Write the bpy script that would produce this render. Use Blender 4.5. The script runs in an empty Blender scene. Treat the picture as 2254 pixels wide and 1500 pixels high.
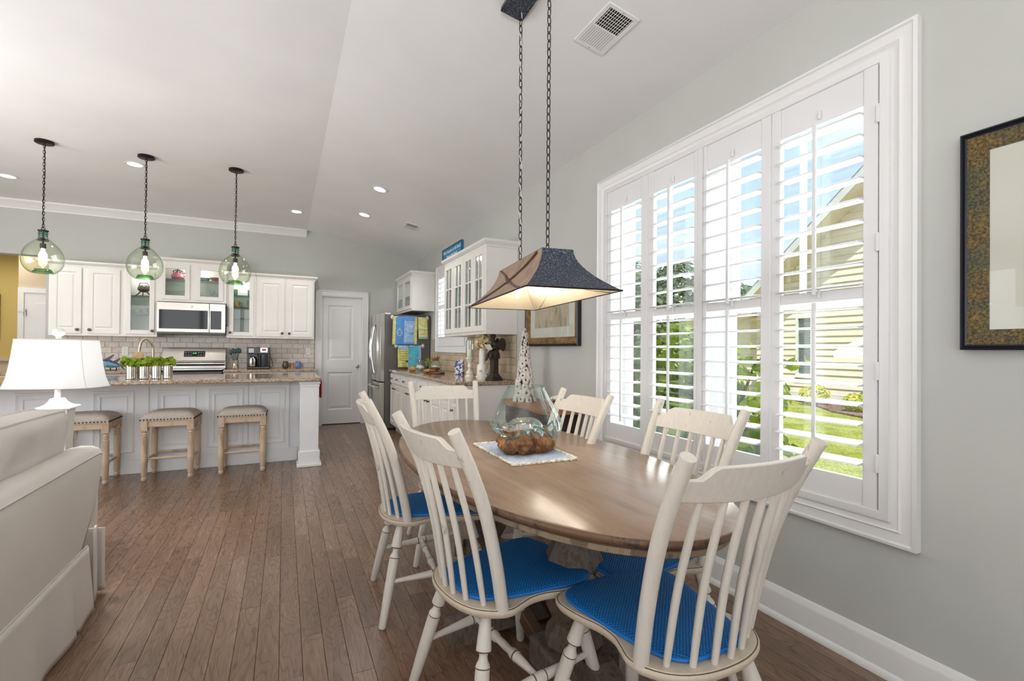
import bpy, bmesh, math, random
from mathutils import Vector, Matrix, noise
R = math.radians
PI = math.pi
sc = bpy.context.scene
col = sc.collection

# ------------------------------------------------------------------ camera
H = 1.22
cam_d = bpy.data.cameras.new('camera')
cam = bpy.data.objects.new('camera', cam_d)
col.objects.link(cam)
sc.camera = cam
F_PX = 1047.3
cam_d.sensor_width = 36.0
cam_d.sensor_fit = 'HORIZONTAL'
cam_d.lens = F_PX / 2254 * 36.0
cam_d.shift_y = (764.03 - 750) / 2254
cam_d.clip_start = 0.02
cam_d.clip_end = 400
yaw, pit, rol = .446487, .0062182, .0074378
fw = Vector((math.sin(yaw) * math.cos(pit), math.cos(yaw) * math.cos(pit), math.sin(pit)))
r0 = Vector((math.cos(yaw), -math.sin(yaw), 0))
u0 = r0.cross(fw)
rr = math.cos(rol) * r0 + math.sin(rol) * u0
uu = -math.sin(rol) * r0 + math.cos(rol) * u0
M = Matrix((rr, uu, -fw)).transposed().to_4x4()
M.translation = Vector((0, 0, H))
cam.matrix_world = M

# ------------------------------------------------------------------ light
sc.view_settings.view_transform = 'Standard'
sc.view_settings.look = 'None'
sc.view_settings.gamma = 1.0
sc.view_settings.use_curve_mapping = False
sc.view_settings.exposure = 0.0
sc.cycles.use_denoising = True
sc.cycles.max_bounces = 8
sc.cycles.diffuse_bounces = 5
sc.cycles.glossy_bounces = 4
sc.cycles.transmission_bounces = 6
sc.cycles.transparent_max_bounces = 24
sc.cycles.sample_clamp_indirect = 6.0
sc.cycles.caustics_reflective = False
sc.cycles.caustics_refractive = False

W = bpy.data.worlds.new('sky')
sc.world = W
W.use_nodes = True
nt = W.node_tree
nt.nodes.clear()
out = nt.nodes.new('ShaderNodeOutputWorld')
bg = nt.nodes.new('ShaderNodeBackground')
tc = nt.nodes.new('ShaderNodeTexCoord')
sep = nt.nodes.new('ShaderNodeSeparateXYZ')
nt.links.new(tc.outputs['Generated'], sep.inputs[0])
mr = nt.nodes.new('ShaderNodeValToRGB')
mr.color_ramp.elements[0].position = 0.0
mr.color_ramp.elements[0].color = (.93, .97, 1.0, 1)
mr.color_ramp.elements[1].position = 0.5
mr.color_ramp.elements[1].color = (.48, .72, 1.0, 1)
e = mr.color_ramp.elements.new(.2)
e.color = (.66, .86, 1.0, 1)
nt.links.new(sep.outputs['Z'], mr.inputs[0])
mp = nt.nodes.new('ShaderNodeMapping')
mp.inputs['Scale'].default_value = (1.3, 1.3, 3.2)
nt.links.new(tc.outputs['Generated'], mp.inputs[0])
nz = nt.nodes.new('ShaderNodeTexNoise')
nz.inputs['Scale'].default_value = 2.1
nz.inputs['Detail'].default_value = 7
nz.inputs['Roughness'].default_value = .58
nt.links.new(mp.outputs[0], nz.inputs['Vector'])
cr = nt.nodes.new('ShaderNodeValToRGB')
cr.color_ramp.elements[0].position = .47
cr.color_ramp.elements[1].position = .66
nt.links.new(nz.outputs['Fac'], cr.inputs[0])
mx = nt.nodes.new('ShaderNodeMixRGB')
mx.inputs[2].default_value = (1.15, 1.17, 1.2, 1)
nt.links.new(cr.outputs[0], mx.inputs[0])
nt.links.new(mr.outputs[0], mx.inputs[1])
nt.links.new(mx.outputs[0], bg.inputs['Color'])
bg.inputs['Strength'].default_value = 1.05
nt.links.new(bg.outputs[0], out.inputs[0])


def light(name, kind, loc, energy, color=(1, 1, 1), size=1, size_y=None, aim=None, **kw):
    d = bpy.data.lights.new(name, kind)
    o = bpy.data.objects.new(name, d)
    col.objects.link(o)
    o.location = loc
    d.energy = energy
    d.color = color
    if kind == 'AREA':
        d.shape = 'RECTANGLE' if size_y else 'SQUARE'
        d.size = size
        if size_y:
            d.size_y = size_y
    if aim is not None:
        v = Vector(aim) - Vector(loc)
        o.rotation_euler = v.to_track_quat('-Z', 'Y').to_euler()
    for k, val in kw.items():
        setattr(d, k, val)
    o['kind'] = 'helper'
    return o


sun = light('sun', 'SUN', (-10, -6, 20), 6.4, (1.0, .965, .93), aim=(-10 + .46, -6 + .34, 20 - 1.2))
sun.data.angle = R(.6)
# daylight entering through the glazed doors behind the camera and the left-hand living room windows
light('rear_window_daylight', 'AREA', (-1.9, -3.25, 1.45), 80, (.97, .985, 1.0), 5.6, 2.3, aim=(-1.9, 5, 3.2))
light('left_window_daylight', 'AREA', (-6.3, 2.2, 1.5), 95, (.98, .985, 1.0), 6.4, 2.3, aim=(5, 2.2, 3.2))
light('window_daylight', 'AREA', (2.33, 1.885, 1.46), 42, (.97, .985, 1.0), 1.7, 1.7, aim=(0, 1.885, 1.2))
light('small_window_daylight', 'AREA', (2.33, 6.22, 1.8), 16, (.97, .985, 1.0), 1.1, 1.0, aim=(0, 6.22, 1.8))
# added fill light behind the camera, aimed up to brighten the ceiling
light('camera_ceiling_fill', 'AREA', (-.6, -.9, 1.75), 56, (1.0, .985, .97), .5, aim=(-.9, .8, 4.2))
# added fill light without a fixture, left of the frame, lifts the kitchen ceiling
light('kitchen_ceiling_fill', 'AREA', (-3.9, 3.9, 1.5), 76, (1.0, .985, .97), 1.6, aim=(-2.7, 4.6, 4.2))

# ------------------------------------------------------------------ helpers


def srgb(c):
    def f(v):
        v = v / 255.0
        return v / 12.92 if v <= .04045 else ((v + .055) / 1.055) ** 2.4
    return (f(c[0]), f(c[1]), f(c[2]), 1.0)


class NT:
    def __init__(s, name):
        s.m = bpy.data.materials.new(name)
        s.m.use_nodes = True
        s.t = s.m.node_tree
        s.t.nodes.clear()
        s.out = s.n('ShaderNodeOutputMaterial')
        s.b = s.n('ShaderNodeBsdfPrincipled')
        s.l(s.b.outputs[0], s.out.inputs[0])
        s._tc = None

    def n(s, kind, **kw):
        nd = s.t.nodes.new(kind)
        for k, v in kw.items():
            setattr(nd, k, v)
        return nd

    def l(s, a, b):
        s.t.links.new(a, b)

    def coord(s, scale=(1, 1, 1), rnd=False, kind='Object', rot=(0, 0, 0)):
        if s._tc is None:
            s._tc = s.n('ShaderNodeTexCoord')
        mp = s.n('ShaderNodeMapping')
        mp.inputs['Scale'].default_value = scale
        mp.inputs['Rotation'].default_value = rot
        s.l(s._tc.outputs[kind], mp.inputs[0])
        if rnd:
            oi = s.n('ShaderNodeObjectInfo')
            ml = s.n('ShaderNodeVectorMath', operation='SCALE')
            ml.inputs[0].default_value = (37.0, 91.0, 53.0)
            s.l(oi.outputs['Random'], ml.inputs['Scale'])
            s.l(ml.outputs[0], mp.inputs['Location'])
        return mp.outputs[0]

    def noise(s, vec, scale=5, detail=4, rough=.5, dist=0):
        nd = s.n('ShaderNodeTexNoise')
        nd.inputs['Scale'].default_value = scale
        nd.inputs['Detail'].default_value = detail
        nd.inputs['Roughness'].default_value = rough
        nd.inputs['Distortion'].default_value = dist
        s.l(vec, nd.inputs['Vector'])
        return nd.outputs['Fac']

    def ramp(s, fac, stops):
        nd = s.n('ShaderNodeValToRGB')
        els = nd.color_ramp.elements
        els[0].position, els[0].color = stops[0][0], srgb(stops[0][1])
        els[1].position, els[1].color = stops[-1][0], srgb(stops[-1][1])
        for p, c in stops[1:-1]:
            e = els.new(p)
            e.color = srgb(c)
        s.l(fac, nd.inputs[0])
        return nd.outputs[0]

    def mix(s, fac, a, b, mode='MIX'):
        nd = s.n('ShaderNodeMixRGB', blend_type=mode)
        for i, v in ((0, fac), (1, a), (2, b)):
            if isinstance(v, (int, float)):
                nd.inputs[i].default_value = v
            elif isinstance(v, tuple):
                nd.inputs[i].default_value = v
            else:
                s.l(v, nd.inputs[i])
        return nd.outputs[0]

    def math(s, op, a, b=0.0):
        nd = s.n('ShaderNodeMath', operation=op)
        for i, v in ((0, a), (1, b)):
            if isinstance(v, (int, float)):
                nd.inputs[i].default_value = v
            else:
                s.l(v, nd.inputs[i])
        return nd.outputs[0]

    def bump(s, h, strength=.2, dist=.01):
        nd = s.n('ShaderNodeBump')
        nd.inputs['Strength'].default_value = strength
        nd.inputs['Distance'].default_value = dist
        s.l(h, nd.inputs['Height'])
        s.l(nd.outputs[0], s.b.inputs['Normal'])

    def set(s, **kw):
        for k, v in kw.items():
            k = {'spec': 'Specular IOR Level', 'rough': 'Roughness', 'metal': 'Metallic', 'coat': 'Coat Weight',
                 'coat_rough': 'Coat Roughness', 'color': 'Base Color', 'sub': 'Subsurface Weight'}.get(k, k)
            if isinstance(v, (int, float, tuple)):
                s.b.inputs[k].default_value = v
            else:
                s.l(v, s.b.inputs[k])
        return s


def pm(name, c, rough=.5, var=.05, scale=6, bump=0, bscale=60, metal=0, stretch=(1, 1, 1), **kw):
    t = NT(name)
    f = t.noise(t.coord(stretch), scale, 4)
    lo = tuple(max(0, v * (1 - var)) for v in c)
    hi = tuple(min(255, v * (1 + var)) for v in c)
    t.set(color=t.ramp(f, [(.3, lo), (.7, hi)]), rough=rough, metal=metal, **kw)
    if bump:
        t.bump(t.noise(t.coord(stretch), bscale, 3), bump, .004)
    return t.m


MAT = {}
MAT['wall'] = pm('wall_paint', (193, 195, 190), .75, .012, 2, .05, 300)
MAT['ceiling'] = pm('ceiling_paint', (236, 237, 238), .8, .01, 2, .12, 160)
MAT['trim'] = pm('trim_paint', (232, 232, 231), .35, .008, 3)
MAT['shutter'] = pm('shutter_paint', (230, 230, 231), .38, .006, 3)
MAT['cab'] = pm('cabinet_paint', (234, 232, 227), .38, .012, 4)
MAT['cab_in'] = pm('cabinet_inside', (236, 234, 228), .5, .01, 4)
MAT['island'] = pm('island_paint', (236, 238, 240), .42, .012, 4)
MAT['yellow'] = pm('yellow_wall_paint', (204, 182, 112), .75, .02, 2)
MAT['tan'] = pm('tan_wall_paint', (206, 190, 165), .75, .02, 2)
MAT['steel'] = pm('brushed_steel', (196, 192, 186), .24, .05, 10, metal=1, stretch=(1, 1, 40))
MAT['steel_side'] = pm('grey_steel_side', (112, 108, 106), .42, .04, 5, metal=.6)
MAT['chrome'] = pm('chrome', (222, 222, 222), .08, .01, 5, metal=1)
MAT['nickel'] = pm('satin_nickel', (176, 164, 146), .28, .04, 8, metal=1)
MAT['black'] = pm('black_plastic', (20, 20, 22), .3, .1, 8)
MAT['blackglass'] = pm('black_glass', (12, 13, 15), .05, .1, 4)
MAT['bronze'] = pm('dark_bronze', (44, 38, 34), .42, .15, 20, metal=.7)
MAT['knob'] = pm('antique_knob', (96, 84, 68), .35, .25, 60, metal=.8)
MAT['linen'] = pm('linen_seat', (190, 180, 168), .9, .05, 60, .35, 500)
MAT['plastic'] = pm('white_plastic', (236, 236, 232), .35, .01, 4)
MAT['white_ceramic'] = pm('white_ceramic', (232, 228, 218), .3, .05, 15)
MAT['grout'] = pm('tile_grout', (176, 168, 158), .85, .05, 20)
MAT['screw'] = pm('screw_metal', (170, 170, 170), .35, .03, 20, metal=1)
MAT['dark'] = pm('dark_void', (22, 21, 20), .9, .1, 6)


def sofa_mat():
    t = NT('sofa_slipcover')
    v = t.coord()
    w = t.n('ShaderNodeTexWave', wave_type='BANDS', bands_direction='DIAGONAL')
    w.inputs['Scale'].default_value = 160
    w.inputs['Distortion'].default_value = 1.5
    t.l(v, w.inputs['Vector'])
    f = t.noise(v, 3, 3)
    c = t.ramp(f, [(.3, (219, 212, 205)), (.7, (227, 221, 215))])
    t.set(color=t.mix(t.math('MULTIPLY', w.outputs['Fac'], .18), c, srgb((176, 168, 158))), rough=.95, spec=.2)
    t.bump(w.outputs['Fac'], .25, .002)
    return t.m


def plank_mat():
    t = NT('oak_floor')
    v = t.coord((13, 1.5, 4), rnd=True)
    n1 = t.noise(v, .6, 3, .55, .6)
    ring = t.noise(t.coord((9, 2.1, 1), rnd=True), 1.0, 2.2, .45, .25)
    ln_ = t.math('PINGPONG', t.math('MULTIPLY', ring, 15.0), .5)
    wob = t.math('MULTIPLY', ln_, 2.0)
    fine = t.noise(t.coord((240, 9, 20), rnd=True), 1.0, 3, .6)
    c = t.ramp(n1, [(.25, (121, 95, 78)), (.55, (136, 109, 90)), (.8, (148, 121, 100))])
    g = t.ramp(wob, [(.0, (150, 132, 122)), (.13, (206, 196, 188)), (.28, (245, 242, 240)), (1, (255, 255, 255))])
    c = t.mix(.5, c, g, 'MULTIPLY')
    fg = t.ramp(fine, [(.35, (200, 190, 184)), (.6, (255, 255, 255))])
    c = t.mix(.6, c, fg, 'MULTIPLY')
    oi = t.n('ShaderNodeObjectInfo')
    br = t.math('ADD', t.math('MULTIPLY', oi.outputs['Random'], .26), .82)
    hv = t.n('ShaderNodeHueSaturation')
    t.l(c, hv.inputs['Color'])
    t.l(br, hv.inputs['Value'])
    hv.inputs['Saturation'].default_value = 1.0
    t.set(color=hv.outputs[0], rough=t.math('ADD', t.math('MULTIPLY', fine, .12), .19), spec=.55)
    t.bump(t.math('ADD', fine, t.math('MULTIPLY', wob, .5)), .15, .002)
    return t.m


def granite_mat(warm=1):
    t = NT('granite')
    v = t.coord()
    a = t.noise(v, 9, 3, .6)
    b = t.noise(v, 60, 4, .7)
    vo = t.n('ShaderNodeTexVoronoi')
    vo.inputs['Scale'].default_value = 110
    t.l(v, vo.inputs['Vector'])
    c = t.ramp(b, [(.3, (92, 74, 62)), (.44, (168, 146, 124)), (.56, (205, 190, 170)), (.75, (224, 214, 200))])
    c = t.mix(.5, c, t.ramp(a, [(.3, (190, 165, 140)), (.7, (222, 210, 196))]), 'MULTIPLY')
    dk = t.ramp(t.noise(v, 85, 3, .6), [(.60, (0, 0, 0)), (.66, (255, 255, 255))])
    c = t.mix(dk, c, srgb((48, 42, 40)))
    t.set(color=c, rough=.07, spec=.6)
    return t.m


def tabletop_mat():
    t = NT('table_top_wood')
    v = t.coord((14, 1.6, 4))
    n1 = t.noise(v, 1.2, 6, .6, .5)
    n2 = t.noise(t.coord((120, 6, 10)), 1, 4, .65)
    n3 = t.noise(t.coord(), 2.2, 3)
    c = t.ramp(n1, [(.28, (114, 90, 70)), (.5, (141, 114, 91)), (.75, (160, 132, 107))])
    c = t.mix(.2, c, t.ramp(n2, [(.3, (205, 200, 196)), (.62, (255, 255, 255))]), 'MULTIPLY')
    c = t.mix(.25, c, t.ramp(n3, [(.35, (118, 98, 80)), (.65, (168, 148, 130))]))
    t.set(color=c, rough=.25, spec=.5)
    t.bump(n2, .03, .002)
    return t.m


def worn(name, base, dark, amt=.62, rough=.45, scale=14, edge=None):
    t = NT(name)
    v = t.coord((1, 1, .35))
    a = t.noise(v, scale, 6, .7)
    b = t.noise(t.coord((9, 9, 1)), 9, 4, .6)
    c = t.ramp(b, [(.3, tuple(x * .955 for x in base)), (.7, base)])
    f = t.ramp(a, [(amt, (0, 0, 0)), (amt + .06, (255, 255, 255))])
    t.set(color=t.mix(t.math('MULTIPLY', f, .75), c, srgb(dark)), rough=rough, spec=.4)
    t.bump(b, .1, .002)
    return t.m


MAT['sofa'] = sofa_mat()
MAT['plank'] = plank_mat()
MAT['granite'] = granite_mat()
MAT['tabletop'] = tabletop_mat()
MAT['chair'] = worn('worn_white_chair_paint', (222, 215, 204), (140, 124, 106), .63)
MAT['chair_seat'] = worn('worn_white_seat_paint', (206, 192, 171), (120, 104, 86), .66, .4, 9)
MAT['groove'] = pm('worn_groove', (84, 70, 58), .7, .2, 30)
MAT['table_edge'] = worn('distressed_table_edge', (104, 78, 58), (52, 36, 28), .55, .35, 18)
MAT['apron'] = worn('distressed_apron', (150, 132, 110), (96, 80, 64), .5, .7, 26)
MAT['pedestal'] = worn('distressed_pedestal', (112, 102, 90), (84, 72, 60), .5, .7, 60)
MAT['stool_wood'] = worn('whitewashed_stool_wood', (206, 184, 158), (172, 146, 118), .55, .6, 10)


def cushion_mat():
    t = NT('blue_woven_cushion')
    v = t.coord((1, 1, 1))
    vo = t.n('ShaderNodeTexVoronoi', feature='F1')
    vo.inputs['Scale'].default_value = 125
    vo.inputs['Randomness'].default_value = .0
    t.l(t.coord((1, 1.0, .0001), rot=(0, 0, R(45))), vo.inputs['Vector'])
    c = t.ramp(vo.outputs['Distance'], [(.0, (24, 132, 200)), (.35, (10, 106, 176)), (.62, (0, 60, 118))])
    t.set(color=c, rough=.7, spec=.3)
    inv = t.math('SUBTRACT', 1.0, vo.outputs['Distance'])
    t.bump(inv, .9, .004)
    return t.m


MAT['cushion'] = cushion_mat()
MAT['piping'] = pm('blue_piping', (12, 112, 196), .6, .05, 40)


def glassy(name, tint, edge, ior=1.45, edge_pow=2.5, rough=0.0, mixmax=.75, base=.04, refl=1.0):
    """thin clear glass: transparent straight on, tinted and mirror-like toward grazing angles"""
    t = NT(name)
    t.t.nodes.remove(t.b)
    lw = t.n('ShaderNodeLayerWeight')
    lw.inputs['Blend'].default_value = .5
    tr = t.n('ShaderNodeBsdfTransparent')
    fac = t.math('POWER', lw.outputs['Facing'], edge_pow)
    cm = t.mix(fac, srgb(tint), srgb(edge))
    t.l(cm, tr.inputs[0])
    gl = t.n('ShaderNodeBsdfGlossy')
    gl.inputs['Roughness'].default_value = rough
    gl.inputs['Color'].default_value = (1, 1, 1, 1)
    fr = t.math('ADD', t.math('MULTIPLY', t.math('POWER', lw.outputs['Facing'], 4.0), mixmax), base)
    fr = t.math('MULTIPLY', fr, refl)
    ms = t.n('ShaderNodeMixShader')
    t.l(fr, ms.inputs[0])
    t.l(tr.outputs[0], ms.inputs[1])
    t.l(gl.outputs[0], ms.inputs[2])
    t.l(ms.outputs[0], t.out.inputs[0])
    return t.m


MAT['pane'] = glassy('window_glass', (250, 252, 252), (225, 235, 235))
MAT['cabglass'] = glassy('cabinet_glass', (246, 248, 247), (225, 230, 229), base=.035)
MAT['artglass'] = glassy('art_glazing', (250, 251, 250), (235, 238, 238), base=.02, mixmax=.3)
MAT['greenglass'] = glassy('green_blown_glass', (246, 249, 240), (150, 186, 150), edge_pow=3.0, base=.06)
MAT['tealglass'] = glassy('teal_neck_glass', (190, 228, 216), (40, 120, 100), edge_pow=1.2)
MAT['clearglass'] = glassy('clear_blown_glass', (243, 250, 248), (150, 195, 190), edge_pow=2.6, base=.07)
MAT['shelfglass'] = glassy('shelf_glass', (200, 222, 214), (60, 110, 95), edge_pow=1.2, base=.08)


def emis(name, c, strength):
    t = NT(name)
    t.set(color=srgb(c), rough=.5)
    t.b.inputs['Emission Color'].default_value = srgb(c)
    t.b.inputs['Emission Strength'].default_value = strength
    return t.m


MAT['downlight'] = emis('downlight_lens', (255, 252, 244), 6)
MAT['bulb'] = emis('warm_bulb', (255, 230, 180), 22)
MAT['candlebulb'] = emis('chandelier_bulb', (255, 238, 205), 8)


def L(p):
    return [Vector(q) for q in p]


class MB:
    """collects shapes and links them as one mesh object"""

    def __init__(s):
        s.v, s.f, s.mi = [], [], []

    def add(s, vs, fs, mi=0):
        b = len(s.v)
        s.v += [tuple(q) for q in vs]
        s.f += [tuple(i + b for i in f) for f in fs]
        s.mi += [mi] * len(fs)
        return s

    def box(s, x0, x1, y0, y1, z0, z1, mi=0, M=None):
        vs = [Vector((x, y, z)) for z in (z0, z1) for y in (y0, y1) for x in (x0, x1)]
        if M is not None:
            vs = [M @ q for q in vs]
        return s.add(vs, [(0, 2, 3, 1), (4, 5, 7, 6), (0, 1, 5, 4), (2, 6, 7, 3), (0, 4, 6, 2), (1, 3, 7, 5)], mi)

    def tube(s, pts, rad, n=10, mi=0, cap=True, closed=False):
        pts = L(pts)
        m = len(pts)
        rad = [rad] * m if isinstance(rad, (int, float)) else rad
        vs, fs = [], []
        prev = None
        for i, p in enumerate(pts):
            if closed:
                t = pts[(i + 1) % m] - pts[i - 1]
            else:
                t = pts[min(i + 1, m - 1)] - pts[max(i - 1, 0)]
            t.normalize()
            if prev is None:
                a = Vector((0, 0, 1)) if abs(t.z) < .9 else Vector((1, 0, 0))
                u = t.cross(a).normalized()
            else:
                u = (prev - t * prev.dot(t)).normalized()
            prev = u
            w = t.cross(u)
            for k in range(n):
                a = 2 * PI * k / n
                vs.append(p + (u * math.cos(a) + w * math.sin(a)) * rad[i])
        for i in range(m if closed else m - 1):
            for k in range(n):
                a, b = i * n + k, i * n + (k + 1) % n
                c, d = ((i + 1) % m) * n + (k + 1) % n, ((i + 1) % m) * n + k
                fs.append((a, b, c, d))
        if cap and not closed:
            fs.append(tuple(reversed(range(n))))
            fs.append(tuple((m - 1) * n + k for k in range(n)))
        return s.add(vs, fs, mi)

    def lathe(s, prof, c=(0, 0, 0), n=24, mi=0, M=None, cap=True, sx=1, sy=1, a0=0, a1=2 * PI):
        """prof: list of (radius, z)"""
        full = abs(a1 - a0 - 2 * PI) < 1e-6
        vs, fs = [], []
        nn = n if full else n + 1
        for (r, z) in prof:
            for k in range(nn):
                a = a0 + (a1 - a0) * k / n
                q = Vector((r * math.cos(a) * sx, r * math.sin(a) * sy, z))
                if M is not None:
                    q = M @ q
                vs.append(q + Vector(c))
        for i in range(len(prof) - 1):
            for k in range(n):
                k2 = (k + 1) % nn
                fs.append((i * nn + k, i * nn + k2, (i + 1) * nn + k2, (i + 1) * nn + k))
        if cap and full:
            if prof[0][0] > 1e-4:
                fs.append(tuple(reversed(range(n))))
            if prof[-1][0] > 1e-4:
                fs.append(tuple((len(prof) - 1) * n + k for k in range(n)))
        return s.add(vs, fs, mi)

    def rod(s, p0, p1, prof, n=14, mi=0):
        """turned rod from p0 to p1; prof: (fraction, radius[, mat])"""
        p0, p1 = Vector(p0), Vector(p1)
        d = (p1 - p0)
        ln = d.length
        q = d.to_track_quat('Z', 'Y').to_matrix().to_4x4()
        q.translation = p0
        b = len(s.v)
        vs = []
        for it in prof:
            for k in range(n):
                a = 2 * PI * k / n
                vs.append(q @ Vector((it[1] * math.cos(a), it[1] * math.sin(a), it[0] * ln)))
        s.v += [tuple(x) for x in vs]
        for i in range(len(prof) - 1):
            mm = prof[i][2] if len(prof[i]) > 2 else mi
            for k in range(n):
                k2 = (k + 1) % n
                s.f.append((b + i * n + k, b + i * n + k2, b + (i + 1) * n + k2, b + (i + 1) * n + k))
                s.mi.append(mm)
        s.f.append(tuple(b + x for x in reversed(range(n))))
        s.f.append(tuple(b + (len(prof) - 1) * n + k for k in range(n)))
        s.mi += [mi, mi]
        return s

    def prism(s, pts, z0, z1, mi=0, M=None):
        """polygon in xy extruded in z"""
        n = len(pts)
        vs = [Vector((p[0], p[1], z0)) for p in pts] + [Vector((p[0], p[1], z1)) for p in pts]
        if M is not None:
            vs = [M @ q for q in vs]
        fs = [tuple(reversed(range(n))), tuple(range(n, 2 * n))]
        fs += [(i, (i + 1) % n, n + (i + 1) % n, n + i) for i in range(n)]
        return s.add(vs, fs, mi)

    def grid(s, fn, nu, nv, mi=0, closed_u=False):
        vs = [fn(i / nu, j / nv) for j in range(nv + 1) for i in range(nu if closed_u else nu + 1)]
        w = nu if closed_u else nu + 1
        fs = []
        for j in range(nv):
            for i in range(nu):
                i2 = (i + 1) % w if closed_u else i + 1
                fs.append((j * w + i, j * w + i2, (j + 1) * w + i2, (j + 1) * w + i))
        return s.add(vs, fs, mi)

    def ball(s, c, r, nu=16, nv=10, mi=0, sx=1, sy=1, sz=1):
        return s.lathe([(r * math.sin(PI * j / nv) + 1e-5, -r * math.cos(PI * j / nv) * sz) for j in range(nv + 1)], c, nu, mi, sx=sx, sy=sy, cap=False)

    def build(s, name, mats, parent=None, smooth=35, bevel=0, seg=2, loc=None, rz=0, M=None):
        me = bpy.data.meshes.new(name)
        me.from_pydata(s.v, [], s.f)
        mats = mats if isinstance(mats, (list, tuple)) else [mats]
        for m in mats:
            me.materials.append(MAT[m] if isinstance(m, str) else m)
        if len(mats) > 1:
            me.polygons.foreach_set('material_index', s.mi)
        if smooth:
            me.polygons.foreach_set('use_smooth', [True] * len(me.polygons))
            me.update()
            me.set_sharp_from_angle(angle=R(smooth))
        me.update()
        o = bpy.data.objects.new(name, me)
        col.objects.link(o)
        if parent is not None:
            o.parent = parent
        if loc is not None:
            o.location = loc
        if rz:
            o.rotation_euler = (0, 0, rz)
        if M is not None:
            o.matrix_local = M
        if bevel:
            b = o.modifiers.new('bevel', 'BEVEL')
            b.width = bevel
            b.segments = seg
            b.limit_method = 'ANGLE'
            b.angle_limit = R(40)
        return o


def tag(o, label=None, cat=None, group=None, kind=None):
    if label:
        o['label'] = label
    if cat:
        o['category'] = cat
    if group:
        o['group'] = group
    if kind:
        o['kind'] = kind
    return o


def thing(name, label, cat, loc=(0, 0, 0), rz=0, group=None):
    o = bpy.data.objects.new(name, None)
    col.objects.link(o)
    o.empty_display_size = .05
    o.location = loc
    o.rotation_euler = (0, 0, rz)
    return tag(o, label, cat, group)


def structure(name, label=None, cat=None):
    o = bpy.data.objects.new(name, None)
    col.objects.link(o)
    return tag(o, label, cat, None, 'structure')


def kids(o):
    return list(o.children)


def dup(o, loc=None, rz=None, label=None, parent=None):
    c = o.copy()
    col.objects.link(c)
    if parent is not None:
        c.parent = parent
    if loc is not None:
        c.location = loc
    if rz is not None:
        c.rotation_euler = (0, 0, rz)
    if label:
        c['label'] = label
    for k in kids(o):
        dup(k, parent=c)
    return c


def smooth_loop(pts, sub=6):
    """closed Catmull-Rom"""
    n = len(pts)
    out = []
    for i in range(n):
        p0, p1, p2, p3 = [Vector(pts[(i + k - 1) % n]) for k in range(4)]
        for j in range(sub):
            t = j / sub
            out.append(.5 * ((2 * p1) + (p2 - p0) * t + (2 * p0 - 5 * p1 + 4 * p2 - p3) * t * t + (3 * p1 - p0 - 3 * p2 + p3) * t ** 3))
    return out


def smooth_path(pts, sub=6):
    pts = L(pts)
    out = []
    n = len(pts)
    for i in range(n - 1):
        p0, p1, p2, p3 = pts[max(i - 1, 0)], pts[i], pts[i + 1], pts[min(i + 2, n - 1)]
        for j in range(sub):
            t = j / sub
            out.append(.5 * ((2 * p1) + (p2 - p0) * t + (2 * p0 - 5 * p1 + 4 * p2 - p3) * t * t + (3 * p1 - p0 - 3 * p2 + p3) * t ** 3))
    out.append(pts[-1])
    return out


def text(body, size, mat, parent, M, name='lettering', extrude=.0006, align='CENTER', shear=0):
    cu = bpy.data.curves.new(name, 'FONT')
    cu.body = body
    cu.size = size
    cu.extrude = extrude
    cu.align_x = align
    cu.align_y = 'CENTER'
    cu.shear = shear
    cu.resolution_u = 2
    cu.materials.append(MAT[mat] if isinstance(mat, str) else mat)
    tmp = bpy.data.objects.new('tmp', cu)
    me = bpy.data.meshes.new_from_object(tmp)
    bpy.data.objects.remove(tmp)
    o = bpy.data.objects.new(name, me)
    col.objects.link(o)
    o.parent = parent
    o.matrix_local = M
    return o


def face_m(loc, facing):
    """text matrix: facing '-Y' (read by a viewer at -Y) or '-X'"""
    if facing == '-Y':
        m = Matrix(((1, 0, 0), (0, 0, -1), (0, 1, 0))).to_4x4()
    else:
        m = Matrix(((0, 0, -1), (-1, 0, 0), (0, 1, 0))).to_4x4()
    m.translation = Vector(loc)
    return m

# ================================================================== ROOM SHELL
WX, BY = 2.06, 8.10      # window wall, back wall
SLOPE = .1821


def ceil_z(x):
    return 3.06 if x <= .303 else 2.74 + (WX - x) * SLOPE


def sp(name, mb, mat, label=None, **kw):
    o = mb.build(name, mat, **kw)
    return tag(o, label, None, None, 'structure')


m = MB()
for (y0, y1, z0, z1) in ((-3.5, 1.02, 0, 2.9), (1.02, 2.745, 0, .575), (1.02, 2.745, 2.365, 2.9), (2.745, 5.63, 0, 2.9),
                         (5.63, 6.81, 0, 1.26), (5.63, 6.81, 2.345, 2.9), (6.81, 8.3, 0, 2.9)):
    m.box(WX, WX + .22, y0, y1, z0, z1)
sp('wall_right', m, 'wall', 'pale sage grey wall holding the shuttered windows', smooth=0)
m = MB()
m.box(-2.77, .50, BY, BY + .15, 0, 3.3)
m.box(.50, 1.20, BY, BY + .15, 2.07, 3.3)
m.box(1.20, 2.28, BY, BY + .15, 0, 3.3)
m.box(-6.5, -2.77, BY, BY + .15, 2.385, 3.3)
m.box(.45, 1.25, BY + .15, BY + .2, 0, 2.2)
sp('wall_back', m, 'wall', 'pale grey kitchen wall behind the cabinets and pantry door', smooth=0)
m = MB()
for (y0, y1, z0, z1) in ((-3.5, -1.1, 0, 3.3), (-1.1, 5.5, 0, .25), (-1.1, 5.5, 2.68, 3.3), (5.5, 10.4, 0, 3.3)):
    m.box(-6.55, -6.4, y0, y1, z0, z1)
sp('wall_left', m, 'wall', smooth=0)
m = MB()
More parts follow.
